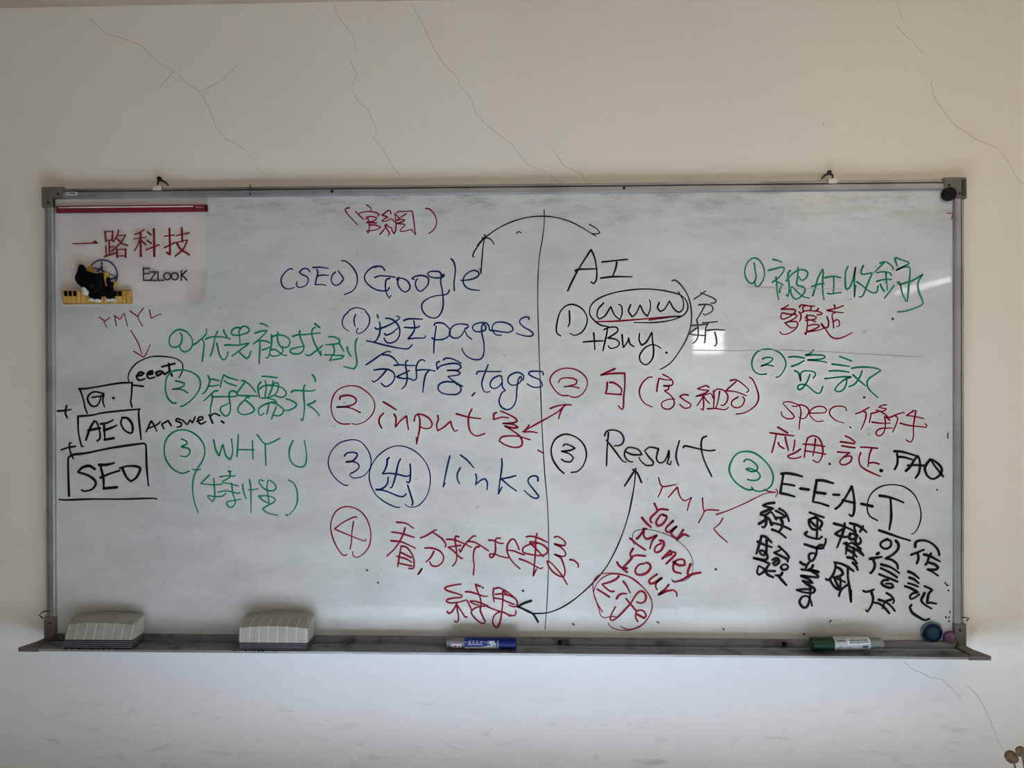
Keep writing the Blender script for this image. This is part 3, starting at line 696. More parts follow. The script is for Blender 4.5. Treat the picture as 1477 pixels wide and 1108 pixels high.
# fluorescent tube high on the right wall and an added, unseen square lamp by the curtains: both glint in the board's gloss
def glow(name, col, k):
    g_ = bpy.data.materials.new(name); g_.use_nodes = True; q_ = g_.node_tree.nodes['Principled BSDF']
    q_.inputs['Emission Color'].default_value = col + (1,); q_.inputs['Emission Strength'].default_value = k; return g_
e = tag(empty('tube_lamp', (RX - .03, -3.9, 2.25)), 'long fluorescent tube lamp high on the right wall', 'lamp')
link('fitting', box(bmesh.new(), (RX - .03, -4.55, 2.245), (RX, -3.2, 2.285), .004), M_white, e)
link('tube', lathe(bmesh.new(), (RX - .05, -4.52, 2.262), (0, 1, 0), [(0, .019), (1.3, .019)], 16), glow('tube_glow', (.95, .97, 1.0), 26.0), e)
e = tag(empty('added_glare_lamp', (1.40, -4.25, 0)), 'added floor lamp whose square frosted shade glints in the whiteboard', 'lamp')
link('base', lathe(bmesh.new(), (1.40, -4.25, 0), (0, 0, 1), [(0, .14), (.02, .14), (.03, .02)], 24), M_leg, e)
link('pole', lathe(bmesh.new(), (1.40, -4.25, .02), (0, 0, 1), [(0, .012), (1.76, .012)], 12), M_leg, e)
link('lamp_shade', box(bmesh.new(), (1.30, -4.33, 1.77), (1.50, -4.17, 1.95), .01), glow('shade_glow', (.93, .97, 1.0), 42.0), e)

# cracks in the plaster of the wall behind the board
M_crack = mat('plaster_crack', (168, 156, 138), 0.95)
M_crack2 = mat('plaster_crack_low_wall', (188, 184, 178), 0.95)  # paler tone for the cracks low on the wall
CR = [(0, 0, 1.996, '255 50 310 100 370 115 410 133 450 175 500 205 540 240 578 265 600 310 625 370 650 400 690 420 730 455 745 490 778 517 790 530/ 580 262 640 230 690 180/ 500 205 450 260'),
      (0, 0, 1.996, '960 10 975 50 1015 100 1025 150/ 1010 175 1028 215 1012 250 1030 290 1060 320 1085 375 1075 400 1110 440 1130 480 1155 510'),
      (0, 0, 1.996, '1185 10 1225 85 1250 140 1280 190 1315 220 1325 250 1360 290 1370 330 1410 368 1477 418 1519 475 1574 495 1602 519 1620 535'),
      (737, 0, 1.996, '1112 12 1130 62/ 1105 70 1188 152/ 1210 230 1215 275 1245 320 1280 360 1355 410 1400 425 1440 475 1460 519 1490 540'),
      (737, 0, 1.996, '120 430 150 475 200 500 215 519/ 902 350 900 362'),
      (900, 880, 2.56, '1035 190 1060 215 1130 248 1175 258 1220 300 1245 330'),
      (900, 880, 2.56, '1270 280 1310 320 1335 370 1360 430 1385 490 1405 525 1430 570')]
for x0, y0_, sc, txt in CR:
    bm = bmesh.new()
    for st in txt.split('/'):
        v = list(map(float, st.split())); P = [flat(x0 + v[i] / sc, y0_ + v[i + 1] / sc, -0.0004) for i in range(0, len(v), 2)]
        Q = []
        for a, b_ in zip(P, P[1:]):
            n = max(1, int((b_ - a).length / 0.008))
            for k in range(n): Q.append(a.lerp(b_, k / n) + Vector((random.uniform(-1, 1), random.uniform(-1, 1))) * 0.0009)
        Q.append(P[-1]); ribbon(bm, Q, PXW * 0.75, -0.0004, raw=True)
    link('crack', bm, M_crack if y0_ < 500 else M_crack2, wall_back)

# unseen white table under the camera, added to bounce the side window's sunlight upward
DX0, DX1, DY0, DY1, DZ = -0.65, 0.95, -1.20, -0.44, 0.76
bounce_desk = tag(empty('bounce_desk', ((DX0 + DX1) / 2, (DY0 + DY1) / 2, 0)), 'white laminate table added out of view to bounce sunlight up at the whiteboard', 'bounce_desk')
link('bounce_desk_top', box(bmesh.new(), (DX0, DY0, DZ - .03), (DX1, DY1, DZ), .003), M_desk, bounce_desk)
for x in (DX0 + .06, DX1 - .06):
    for y in (DY0 + .06, DY1 - .06): link('leg', box(bmesh.new(), (x - .02, y - .02, 0), (x + .02, y + .02, DZ - .03), .002), M_leg, bounce_desk)

# ------------------------------------------------------------------ whiteboard
M_alu = mat('brushed_aluminium', (150, 150, 152), 0.55, 0.6, noise=(9, (120, 119, 120), 0.45, 0.75))
M_alud = mat('dark_aluminium_groove', (46, 45, 46), 0.6, 0.4)
M_tray = mat('dusty_aluminium_tray', (130, 134, 142), 0.5, 0.6, noise=(30, (70, 68, 68), 0.5, 0.75))
M_cap = mat('grey_plastic_corner', (92, 88, 84), 0.55, bump=0.1)
M_black = mat('black_plastic', (8, 8, 9), 0.55, spec=0.2)
def board_material():
    mt = mat('whiteboard_enamel', (180, 182, 180), 0.3, spec=0.5, coat=0.35)
    nt = mt.node_tree; p = nt.nodes['Principled BSDF']; N = nt.nodes.new; L = nt.links.new
    tc = N('ShaderNodeTexCoord'); sep = N('ShaderNodeSeparateXYZ'); L(tc.outputs['Object'], sep.inputs[0])
    # rubbed-out ink haze in soft horizontal and vertical wipes
    mp = N('ShaderNodeMapping'); mp.inputs['Scale'].default_value = (3.2, 1, 7); L(tc.outputs['Object'], mp.inputs[0])
    a = N('ShaderNodeTexNoise'); a.inputs['Scale'].default_value = 1.6; a.inputs['Detail'].default_value = 8; a.inputs['Roughness'].default_value = 0.65; L(mp.outputs[0], a.inputs['Vector'])
    ra = N('ShaderNodeMapRange'); ra.inputs[1].default_value = 0.42; ra.inputs[2].default_value = 0.72; ra.inputs[4].default_value = 0.42; L(a.outputs['Fac'], ra.inputs[0])
    # a dirtier band along the top edge
    rt = N('ShaderNodeMapRange'); rt.inputs[1].default_value = BC + 0.33; rt.inputs[2].default_value = BC + 0.44; rt.inputs[4].default_value = 0.95; L(sep.outputs['Z'], rt.inputs[0])
    mp2 = N('ShaderNodeMapping'); mp2.inputs['Scale'].default_value = (9, 1, 34); L(tc.outputs['Object'], mp2.inputs[0])
    g = N('ShaderNodeTexNoise'); g.inputs['Scale'].default_value = 1.5; g.inputs['Detail'].default_value = 7; g.inputs['Roughness'].default_value = 0.7; L(mp2.outputs[0], g.inputs['Vector'])
    rg = N('ShaderNodeMapRange'); rg.inputs[1].default_value = 0.48; rg.inputs[2].default_value = 0.72; L(g.outputs['Fac'], rg.inputs[0])
    mu = N('ShaderNodeMath'); mu.operation = 'MULTIPLY'; L(rt.outputs[0], mu.inputs[0]); L(rg.outputs[0], mu.inputs[1])
    # fine dark grains of old ink
    f = N('ShaderNodeTexNoise'); f.inputs['Scale'].default_value = 95; f.inputs['Detail'].default_value = 2; L(tc.outputs['Object'], f.inputs['Vector'])
    rf = N('ShaderNodeMapRange'); rf.inputs[1].default_value = 0.70; rf.inputs[2].default_value = 0.78; rf.inputs[4].default_value = 0.5; L(f.outputs['Fac'], rf.inputs[0])
    m1 = N('ShaderNodeMath'); m1.operation = 'ADD'; L(ra.outputs[0], m1.inputs[0]); L(mu.outputs[0], m1.inputs[1])
    m2 = N('ShaderNodeMath'); m2.operation = 'ADD'; m2.use_clamp = True; L(m1.outputs[0], m2.inputs[0]); L(rf.outputs[0], m2.inputs[1])
    x = N('ShaderNodeMix'); x.data_type = 'RGBA'; x.inputs[6].default_value = lin((186, 189, 188)) + (1,); x.inputs[7].default_value = lin((134, 134, 131)) + (1,)
    L(m2.outputs[0], x.inputs[0]); L(x.outputs[2], p.inputs['Base Color'])
    p.inputs['Coat Roughness'].default_value = 0.035
    r = N('ShaderNodeMapRange'); r.inputs[3].default_value = 0.24; r.inputs[4].default_value = 0.42; L(a.outputs['Fac'], r.inputs[0]); L(r.outputs[0], p.inputs['Roughness'])
    return mt
M_board = board_material()
YS = -0.0125                                  # depth of the writing surface
board = tag(empty('whiteboard', (0, 0, BC - 0.45)), 'large aluminium-framed whiteboard covered in green, red, blue and black handwriting on the cracked wall', 'whiteboard')
link('writing_surface', box(bmesh.new(), (-0.885, YS, BC - 0.445), (0.885, -0.001, BC + 0.435)), M_board, board)
# frame bars: cross-section (distance in from the outer edge, height off the wall)
LIP = [(0, 0), (0, .0155), (.001, .017), (.0048, .017), (.0052, .0145), (.0052, 0)]
GRO = [(.0052, 0), (.0052, .0125), (.0072, .0125), (.0072, 0)]
BAND = [(.0072, 0), (.0072, .0185), (.0085, .0205), (.0175, .0205), (.0195, .018), (.0195, 0)]
def bar_along(prof, side):
    bm = bmesh.new(); X, Z0, Z1 = 0.9, BC - 0.45, BC + 0.45; rings = []
    for e in (0, 1):
        ring = []
        for u, h in prof:
            if side == 'top': co = ((-X + u, X - u)[e], -h, Z1 - u)
            elif side == 'left': co = (-X + u, -h, (Z0 + .012, Z1 - u)[e])
            else: co = (X - u, -h, (Z0 + .012, Z1 - u)[e])
            ring.append(bm.verts.new(co))
        rings.append(ring)
    n = len(prof)
    for i in range(n): bm.faces.new((rings[0][i], rings[0][(i + 1) % n], rings[1][(i + 1) % n], rings[1][i]))
    bm.faces.new(rings[0]); bm.faces.new(rings[1]); return bm
for side in ('top', 'left', 'right'):
    fr = link('frame_bar', bar_along(BAND, side), M_alu, board)
    link('outer_lip', bar_along(LIP, side), M_alu, fr); link('groove', bar_along(GRO, side), M_alud, fr)
# bottom rail and pen tray
TZ = BC - 0.4475; TF = -0.0763
def extrude_x(bm, prof, x0, x1, skew=0.0):
    A = [bm.verts.new((x0, y, z)) for y, z in prof]; B = [bm.verts.new((x1, y, z)) for y, z in prof]
    bm.faces.new(A); bm.faces.new(B); n = len(prof)
    for i in range(n): bm.faces.new((A[i], A[(i + 1) % n], B[(i + 1) % n], B[i]))
    return bm
link('rail', extrude_x(bmesh.new(), [(0, BC - .4372), (-.0195, BC - .4372), (-.0225, BC - .4385), (-.0225, TZ - .003), (0, TZ - .003)], -0.885, 0.885), M_tray, board)
tray = link('pen_tray', extrude_x(bmesh.new(), [(-.0225, TZ - .0035), (-.0225, TZ), (-.036, TZ), (-.0365, TZ + .0012), (-.0385, TZ + .0012), (-.039, TZ),
        (TF + .004, TZ), (TF + .003, TZ + .0012), (TF, TZ + .0012), (TF, TZ - .0028), (TF + .002, TZ - .0035)], -0.885, 0.885), M_tray, board)
link('front_lip', extrude_x(bmesh.new(), [(TF - .0004, TZ + .0013), (TF - .0004, TZ - .0028), (TF + .0028, TZ - .0028), (TF + .0028, TZ + .0013)], -0.884, 0.884), M_alu, tray)
for sgn in (-1, 1):
    bm = bmesh.new()                            # moulded bracket: upright on the frame, wedge out along the tray
    box(bm, (sgn * .901 if sgn < 0 else .8795, -.0225, BC - .452), (-.8795 if sgn < 0 else .901, -.0005, BC - .402), .0012)
    cb = link('corner_bracket', bm, M_cap, board)
    bm = bmesh.new()
    pts = [(.880, -.021), (.9015, -.021), (.9015 + .012, TF + .012), (.9015 + .008, TF - .002), (.882, TF - .001), (.882, TF + .006), (.888, TF + .008)]
    pts = [(.878, -.021), (.901, -.021), (.903, -.040), (.916, TF + .004), (.914, TF - .001), (.874, TF - .0012), (.874, TF + .004), (.884, TF + .008)]
    A = [bm.verts.new((sgn * x, y, TZ - .0038)) for x, y in pts]; B = [bm.verts.new((sgn * x, y, TZ + .0028)) for x, y in pts]
    bm.faces.new(A); bm.faces.new(B)
    for i in range(len(pts)):
        j = (i + 1) % len(pts); bm.faces.new((A[i], A[j], B[j], B[i]))
    link('tray_end', bm, M_cap, cb)
    bm = bmesh.new(); lathe(bm, (sgn * .8885, -.0222, BC - .414), (0, -1, 0), [(0, .0028), (.0012, .0028), (.0016, .002), (.0008, 0)], 14)
    link('screw', bm, M_alud, cb)
    # top corner cap, L-shaped
    o = 0.9022
    L_ = [(o, .4525), (.859, .4525), (.859, .4305), (.8805, .4305), (.8805, .4115), (o, .4115)]
    bm = bmesh.new(); prism(bm, [(sgn * x, BC + z) for x, z in L_], -.0005, -.0225)
    bmesh.ops.bevel(bm, geom=list(bm.edges), offset=.0014, segments=2, affect='EDGES')
    cc = link('corner_cap', bm, M_cap, board)
    bm = bmesh.new(); prism(bm, [(sgn * x, BC + z) for x, z in [(.898, .4475), (.892, .4475), (.892, .4165), (.898, .4165)]], -.0222, -.0236); link('ridge', bm, M_alud if sgn > 0 else M_cap, cc)
    for x, z in ((.868, .4375), (.888, .4215)):
        bm = bmesh.new(); lathe(bm, (sgn * x, -.0224, BC + z), (0, -1, 0), [(0, .0026), (.001, .0026), (.0014, .0018), (.0007, 0)], 14); link('screw', bm, M_alud, cc)
# small label by the top left cap, tape tabs, pen tick on the frame, rivets
M_tape = mat('pale_tape', (190, 186, 178), 0.5)
bm = bmesh.new(); a = flat(96, 282, -.0208); b2 = flat(112, 277, -.0208); box(bm, (a.x, -.0209, a.y), (b2.x, -.0204, b2.y)); o = link('frame_sticker', bm, M_tape, board); tag(o, 'tiny pale sticker with a grey print on the top bar')
bm = bmesh.new(); ribbon(bm, [flat(99, 279.6, -.021), flat(103, 278.5, -.021), flat(108, 279.4, -.021)], .002, -.02105); link('print', bm, M_alud, o)
for (xa, ya, xb, yb_) in ((220, 274.5, 232, 268), (1195, 265, 1207.5, 257.5)):
    a = flat(xa, ya, -.019); b2 = flat(xb, yb_, -.019); bm = bmesh.new(); box(bm, (a.x, -.0188, a.y), (b2.x, -.0005, b2.y), .0006)
    link('hanger_clip', bm, M_tape, board)
bm = bmesh.new()
for p0, p1 in (((361, 267), (361, 271.5)), ((361, 277.5), (361, 281.5))): ribbon(bm, [flat(*p0, -.0208), flat(*p1, -.0208)], .0022, -.0208)
o = link('pen_tick', bm, M_black, board)
for px_, py_ in ((479, 276), (900, 271.5)):
    p = pix(px_, py_, -.0206); bm = bmesh.new(); lathe(bm, p, (0, -1, 0), [(0, .0030), (.0012, .0028), (.002, .0016), (.0022, 0)], 12); link('rivet', bm, M_black, board)
for px_, py_ in ((808, 926), (1131, 928.5)):
    p = pix(px_, py_, -.0226); bm = bmesh.new(); lathe(bm, p, (0, -1, 0), [(0, .0045), (.003, .0045), (.005, .003), (.0055, 0)], 12); link('tray_screw', bm, M_black, board)
# bent wires poking out beside the frame
for pts in ([(72, 882), (63, 882), (56.5, 887.5), (62, 892)], [(1386, 891), (1393, 891), (1397.5, 892), (1394, 896)]):
    bm = bmesh.new(); tube(bm, [pix(x, y, -.020) for x, y in pts], .0011); link('bent_wire', bm, M_black, board)

# ink
INKC = {'r': (124, 14, 42), 'g': (22, 120, 92), 'b': (8, 34, 84), 'k': (16, 16, 18), 'h': (62, 62, 62), 's': (84, 86, 94), 'l': (150, 150, 148)}
M_ink = {k: mat({'r': 'red', 'g': 'green', 'b': 'blue', 'k': 'black', 'h': 'faded_black', 's': 'grey', 'l': 'pale_grey'}[k] + '_marker_ink', v, 0.5, spec=0.15) for k, v in INKC.items()}
WORD = {'r': 'red', 'g': 'green', 'b': 'blue', 'k': 'black', 'h': 'grey-black', 's': 'dark', 'l': 'pale grey'}
groups = []; cur = None; ox = oy = 0.0; sc = 1.0
for line in INK.strip().split('\n'):
    if line[0] == '#': a = line.split(); ox, oy, ww = float(a[1]), float(a[2]), float(a[3]); sc = SCALES.get(a[3] + a[1], 1477.0 / ww); continue
    if line[0] == '@':
        a = line.split(' ', 3); cur = next((g for g in groups if g[3] == a[3] and g[1] == a[1]), None)
        if cur is None: cur = [len(groups), a[1], float(a[2]), a[3], []]; groups.append(cur)
        cur[2] = float(a[2]); continue
    for st in line.split('/'):
        v = list(map(float, st.split()))
        cur[4].append([flat(ox + v[i] / sc, oy + v[i + 1] / sc, YS - .0003) for i in range(0, len(v) - 1, 2)])
for gi, key, wid, name, strokes in groups:
    if not strokes: continue
    bm = bmesh.new()
    for k, P in enumerate(strokes):
        if len(P) == 2 and (P[1] - P[0]).length < 1.3 * PXW: P = [P[0], P[0] + Vector((.8 * PXW, -.4 * PXW))]; ribbon(bm, P, wid * 1.15 * PXW, YS - .00025 - gi * 6e-6, taper=False, raw=True); continue
        ribbon(bm, P, wid * PXW * (0.90 if wid < 3.5 else 0.98), YS - .00025 - gi * 6e-6 - (k % 7) * 7e-7)
    nm = 'stray_marks' if 'stray' in name or 'dash' in name else ('drawn_line' if any(q in name for q in ('line', 'arrow', 'box', 'ring', 'oval', 'arch ', 'arc ', 'under ', 'hook', 'crease')) and 'character' not in name and 'word' not in name.split()[0] else 'handwriting')
    o = link(nm, bm, M_ink[key], board)
    if nm == 'stray_marks': o['kind'] = 'stuff'
    else: o['label'] = WORD[key] + ' ' + name

# ------------------------------------------------------------------ wall hooks
M_wire = mat('black_wire', (22, 20, 20), 0.5, 0.3)
for i, (ball, l1, l2) in enumerate((((230, 258), (227.5, 266.5), (243, 268)), ((1196, 249), (1185, 258), (1201, 256.5)))):
    p = pix(*ball, -.012); e = empty('wall_hook', (p.x, 0, p.z))
    tag(e, ('black nail hook with twisted wire above the left part of the top frame', 'black nail hook with twisted wire above the right part of the top frame')[i], 'hook')
    bm = bmesh.new(); lathe(bm, (p.x, 0, p.z), (0, -1, 0), [(0, .0018), (.012, .0018), (.0125, .0048), (.0150, .0042), (.0158, 0)], 14); link('nail', bm, M_wire, e)
    bm = bmesh.new()
    for q in (l1, l2):
        a = pix(ball[0] + (1 if q[0] > ball[0] else -1) * 1, ball[1] + 2, -.013); c = pix((ball[0] + q[0]) / 2 + (2 if q is l2 else -1), (ball[1] + q[1]) / 2 - .5, -.017); d = pix(*q, -.012)
        tube(bm, [a, c, d], [.0022, .0020, .0014])
    link('wire', bm, M_wire, e)

# ------------------------------------------------------------------ laminated paper sign
M_paper = mat('laminated_paper', (196, 190, 184), 0.30, spec=0.5, coat=0.3, noise=(14, (186, 180, 175), 0.45, 0.7))
sign = tag(empty('paper_sign', pix(190, 440, YS)), 'laminated white paper sign with dark red characters at the board\'s top left', 'sign')
Q4 = [flat(83, 288, YS), flat(297.5, 289, YS), flat(299, 436.5, YS), flat(89.5, 443, YS)]
bm = bmesh.new(); NX, NY = 28, 20; gr = []
def lift(u, v): return .0006 + .0035 * max(0, u - .86) / .14 * (0.5 + v) * .5 + .006 * (max(0, u - .82) / .18) ** 2 * max(0, v - .7) / .3 + .0007 * math.sin(u * 9 + 1) * math.sin(v * 5)
for j in range(NY + 1):
    row = []
    for i in range(NX + 1):
        u, v = i / NX, j / NY
        p = Q4[0].lerp(Q4[1], u).lerp(Q4[3].lerp(Q4[2], u), v)
        if u > .95 and v < .06: p = p + Vector((-.002, -.002))
        row.append(bm.verts.new((p.x, YS - .0006 - lift(u, v), p.y)))
    gr.append(row)
for j in range(NY):
    for i in range(NX): bm.faces.new((gr[j][i], gr[j][i + 1], gr[j + 1][i + 1], gr[j + 1][i]))
link('paper', bm, M_paper, sign, False)
M_pr = mat('dark_red_print', (118, 20, 38), 0.6); M_pk = mat('charcoal_print', (40, 40, 44), 0.6); M_pb = mat('navy_print', (20, 42, 98), 0.6)
YP = YS - .0036
def traced(name, txt, x0, y0_, sc_, wpx, m, par, y=None, rw=False):
    bm = bmesh.new(); y = YP if y is None else y
    for st in txt.split('/'):
        a = st.split(); wp = wpx
        if a[0][0] == 'w': wp = float(a[0][1:]); a = a[1:]
        v = list(map(float, a)); P = [flat(x0 + v[i] / sc_, y0_ + v[i + 1] / sc_, y) for i in range(0, len(v), 2)]
        ribbon(bm, P, wp * 1.22 * PXW, y - (0.000004 * (len(bm.verts) % 5)), taper=False, raw=rw)
    return link(name, bm, m, par)
G = ['w1.3 160 460 350 455 385 455/ w2.6 352 452 368 440 382 452',
     'w2.2 460 348 468 440/ w1.4 458 350 532 345/ w2.2 530 345 525 438/ w1.4 466 430 528 425/ w2.0 497 435 500 562/ w1.4 505 490 545 485/ w1.8 466 480 470 572/ w2.2 455 580 552 547/ w1.8 585 335 572 385 538 440/ w1.5 575 385 648 380/ w2.0 648 382 605 450 520 530/ w2.0 562 405 618 460 668 475/ w2.4 568 510 571 586/ w1.4 565 515 648 510/ w2.4 650 508 650 584/ w1.6 570 575 650 571',
     'w1.8 822 330 780 356 735 374/ w1.5 725 415 838 400/ w2.8 787 360 791 576/ w1.6 780 415 762 475 730 525/ w2.2 795 430 835 468/ w2.2 853 350 885 378/ w2.2 850 430 886 456/ w1.8 840 517 960 470/ w2.8 911 325 916 576',
     'w1.6 1010 390 1102 380/ w2.6 1056 320 1062 562 1032 542/ w2.0 1010 497 1105 450/ w1.6 1120 385 1238 360/ w2.6 1170 315 1175 440/ w1.5 1115 450 1222 425/ w2.0 1222 428 1180 515 1110 575/ w2.6 1125 455 1160 510 1238 562']
for g in G: tag(traced('printed_character', g, 80, 280, 6.422, 2, M_pr, sign), 'dark red printed character')
traced('printed_name', '815 685 815 800/ 815 690 872 690/ 815 737 868 737/ 815 800 866 800/ 874 722 932 722/ 930 724 878 798/ 878 800 934 800/ 950 720 950 799/ 950 799 1002 799/ '
       '1067 762 1058 785 1035 794 1012 785 1003 762 1012 739 1035 730 1058 739 1067 762/ 1137 762 1128 785 1105 794 1082 785 1073 762 1082 739 1105 730 1128 739 1137 762/ 1166 712 1166 799/ 1214 708 1172 752 1218 797',
       80, 280, 6.422, 1.85, M_pk, sign)
ring = ' '.join('%.0f %.0f' % (715 + 225 * math.sin(t * math.pi / 12), 385 - 225 * math.cos(t * math.pi / 12)) for t in range(-12, 13))
traced('printed_ring_logo', ring + '/ w1.6 705 190 715 350/ w1.4 560 280 640 295 925 415/ w2.2 640 330 700 270/ w2.4 780 465 925 430/ w1.4 700 190 712 220', 80, 360, 10.55, 1.8, M_pb, sign)

# red magnetic strip clamping the sign
a = flat(81, 307.3, -.02); c = flat(299, 295, -.02)
strip = tag(empty('magnetic_strip', ((a.x + c.x) / 2, YS, a.y)), 'long dark red magnetic strip with a white scale holding the top of the paper sign', 'magnetic strip')
M_red = mat('dark_red_plastic', (106, 14, 34), 0.5, bump=0.15); M_wh = mat('white_label', (205, 200, 196), 0.5)
link('bar', box(bmesh.new(), (a.x, -.0215, a.y), (c.x - .003, -.0168, c.y), .0005), M_red, strip)
link('end_stop', box(bmesh.new(), (c.x - .003, -.0222, a.y + .0003), (c.x, -.0168, c.y - .0003), .0008), M_black, strip)
p0, p1 = flat(85, 300.3, -.0216), flat(278.5, 296.8, -.0216)
link('white_scale', box(bmesh.new(), (p0.x, -.0218, p0.y), (p1.x, -.0214, p1.y)), M_wh, strip)
bm = bmesh.new()
for k in range(9): ribbon(bm, [flat(86 + k * 1.6, 299.4, -.0219), flat(86.7 + k * 1.6, 297.8, -.0219)], .0008, -.0219, raw=True)
for k in range(10): ribbon(bm, [flat(104 + k * 2.2, 299.0, -.0219), flat(105.2 + k * 2.2, 299.0, -.0219)], .0005, -.0219, raw=True)
link('tiny_print', bm, M_pk, strip)
bm = bmesh.new()
for k in range(6): ribbon(bm, [flat(283 + k * 1.6, 300, -.0219), flat(283.8 + k * 1.6, 298.3, -.0219)], .0006, -.0219, raw=True)
for k in range(24): ribbon(bm, [flat(90 + k * 8.3, 304.4, -.0219), flat(90.5 + k * 8.3, 304.0, -.0219)], .0003, -.0219, raw=True)
link('pale_ticks', bm, M_wh, strip)

# ------------------------------------------------------------------ cat magnet
def cp(x, y, d): return flat(80 + x / 10.55, 360 + y / 10.55, d)
M_yel = mat('yellow_resin', (196, 160, 84), 0.45, noise=(60, (172, 134, 60), 0.45, 0.7)); M_fur = mat('black_resin', (3, 3, 5), 0.6, spec=0.12); M_pw = mat('white_resin', (196, 198, 200), 0.4)
M_eye = mat('grey_eye_ring', (24, 26, 27), 0.5)
cm = tag(empty('cat_magnet', pix(138, 438, YS)), 'black cat magnet standing on a yellow piano keyboard over the paper sign', 'magnet')
def blob(name, poly, y0, y1, m, par, bev=.0012, sub=True):
    P = [cp(x, y, y1) for x, y in poly]
    if sub:
        Pc = P + [P[0]]; n = len(P); Q = []
        for i in range(n):
            a, b_, c_, d_ = P[i - 1], P[i], P[(i + 1) % n], P[(i + 2) % n]
            for k in range(4):
                t = k / 4; Q.append(0.5 * ((2 * b_) + (c_ - a) * t + (2 * a - 5 * b_ + 4 * c_ - d_) * t * t + (3 * b_ - a - 3 * c_ + d_) * t ** 3))
        P = Q
    bm = bmesh.new(); cx = sum((p.x for p in P)) / len(P); cz = sum((p.y for p in P)) / len(P)
    levels = [(1.0, 0.0), (1.0, 0.55), (.965, .8), (.90, .93), (.80, 1.0)] if sub else [(1, 0), (1, 1)]
    rings = []
    for s_, t in levels:
        rings.append([bm.verts.new((cx + (p.x - cx) * s_, y0 + (y1 - y0) * t, cz + (p.y - cz) * s_)) for p in P])
    for A, B in zip(rings, rings[1:]):
        for i in range(len(P)): bm.faces.new((A[i], A[(i + 1) % len(P)], B[(i + 1) % len(P)], B[i]))
    bm.faces.new(rings[0]); bm.faces.new(rings[-1]); bmesh.ops.triangulate(bm, faces=[f for f in bm.faces if len(f.verts) > 4])
    return link(name, bm, m, par, sub)
kb = blob('keyboard', [(95, 622), (1140, 616), (1146, 818), (112, 832)], -.0165, -.0220, mat('ochre_resin', (150, 112, 48), .5), cm, sub=False)
for k in range(15):
    x = 112 + k * 69.5; y = 622
    blob('white_key', [(x, y + 6), (x + 54, y + 6), (x + 58, 812), (x + 6, 814)], -.0218, -.0242, M_yel, kb, sub=False)
for x in (125, 192, 262, 880, 945):
    blob('black_key', [(x, 632), (x + 46, 630), (x + 56, 706), (x + 10, 710)], -.0240, -.0262, M_fur, kb, sub=False)
blob('pleated_keyboard_strip', [(450, 300), (520, 235), (545, 245), (600, 345), (700, 372), (735, 350), (782, 352), (788, 400), (764, 452), (770, 505), (820, 540), (885, 480), (940, 500), (915, 560), (862, 625), (770, 600), (690, 560), (560, 420)], -.0165, -.0215, M_yel, cm, sub=False)
for q in ([(520, 240), (536, 246), (590, 340), (575, 340)], [(742, 352), (756, 352), (742, 470), (726, 470)], [(890, 488), (905, 490), (875, 590), (862, 585)]):
    blob('strip_fold', q, -.0213, -.0232, bpy.data.materials['ochre_resin'], cm, sub=False)
bd = blob('cat_body', [(480, 600), (560, 555), (700, 540), (790, 575), (850, 600), (860, 680), (890, 740), (840, 765), (790, 750), (770, 715), (680, 718), (668, 760), (560, 760), (510, 730), (478, 680)], -.0205, -.0300, M_fur, cm)
blob('cat_tail', [(775, 600), (785, 540), (808, 495), (845, 485), (866, 505), (858, 560), (848, 630), (800, 640)], -.0210, -.0285, M_fur, cm)
hd = blob('cat_head', [(276, 420), (300, 350), (340, 315), (430, 312), (500, 330), (590, 358), (650, 365), (690, 420), (702, 500), (690, 575), (620, 640), (540, 655), (480, 625), (440, 585), (390, 575), (330, 530), (290, 480)], -.0230, -.0345, M_fur, cm)
blob('cat_ear', [(328, 350), (335, 270), (360, 225), (388, 228), (420, 270), (445, 330), (400, 380)], -.0225, -.0310, M_fur, hd)
blob('cat_ear', [(590, 375), (640, 352), (680, 350), (692, 380), (690, 440), (640, 440)], -.0225, -.0322, M_fur, hd)
blob('cat_muzzle', [(385, 595), (415, 562), (445, 572), (480, 620), (488, 665), (450, 690), (412, 670)], -.0250, -.0338, M_pw, hd)
for x, y in ((350, 467), (550, 558)):
    bm = bmesh.new(); c = cp(x, y, -.0348); n = 20
    for k in range(n):
        a0, a1 = 2 * math.pi * k / n, 2 * math.pi * (k + 1) / n
        bm.faces.new([bm.verts.new((c.x + r * math.cos(a_), -.0351, c.y + r * math.sin(a_))) for r, a_ in ((.0028, a0), (.0028, a1), (.0042, a1), (.0042, a0))])
    link('eye_ring', bm, M_eye, hd)
for x, y, r in ((540, 765, 42), (625, 775, 44), (795, 768, 36), (865, 765, 36)):
    blob('paw', [(x + r * math.cos(t * math.pi / 4), y + r * .62 * math.sin(t * math.pi / 4)) for t in range(8)], -.0240, -.0310, M_pw, bd)

# ------------------------------------------------------------------ round magnets
def disc(name, px_, py_, prof, m, par, y=YS, n=32, smooth=False):
    p = pix(px_, py_, y - .005); bm = bmesh.new(); lathe(bm, (p.x, y, p.z), (0, -1, 0), prof, n); return link(name, bm, m, par, smooth)
p = pix(1368, 280.5, YS)
o = disc('round_magnet', 1368, 280.5, [(.0, .0122), (.0095, .0128), (.0108, .0118), (.0112, 0)], M_black, None); tag(o, 'black round magnet tucked under the top right corner cap', 'magnet')
o.location = (0, -.0012, 0)
M_bclear = mat('clear_blue_plastic', (205, 228, 242), 0.05, trans=0.95, ior=1.15); M_blue = mat('navy_plastic', (4, 20, 48), 0.45, spec=0.25); M_teal = mat('teal_plastic', (30, 60, 74), 0.5, spec=0.2)
e = tag(empty('round_magnet', pix(1345, 912.5, YS)), 'blue see-through round magnet beside the purple one at the board\'s lower right', 'magnet')
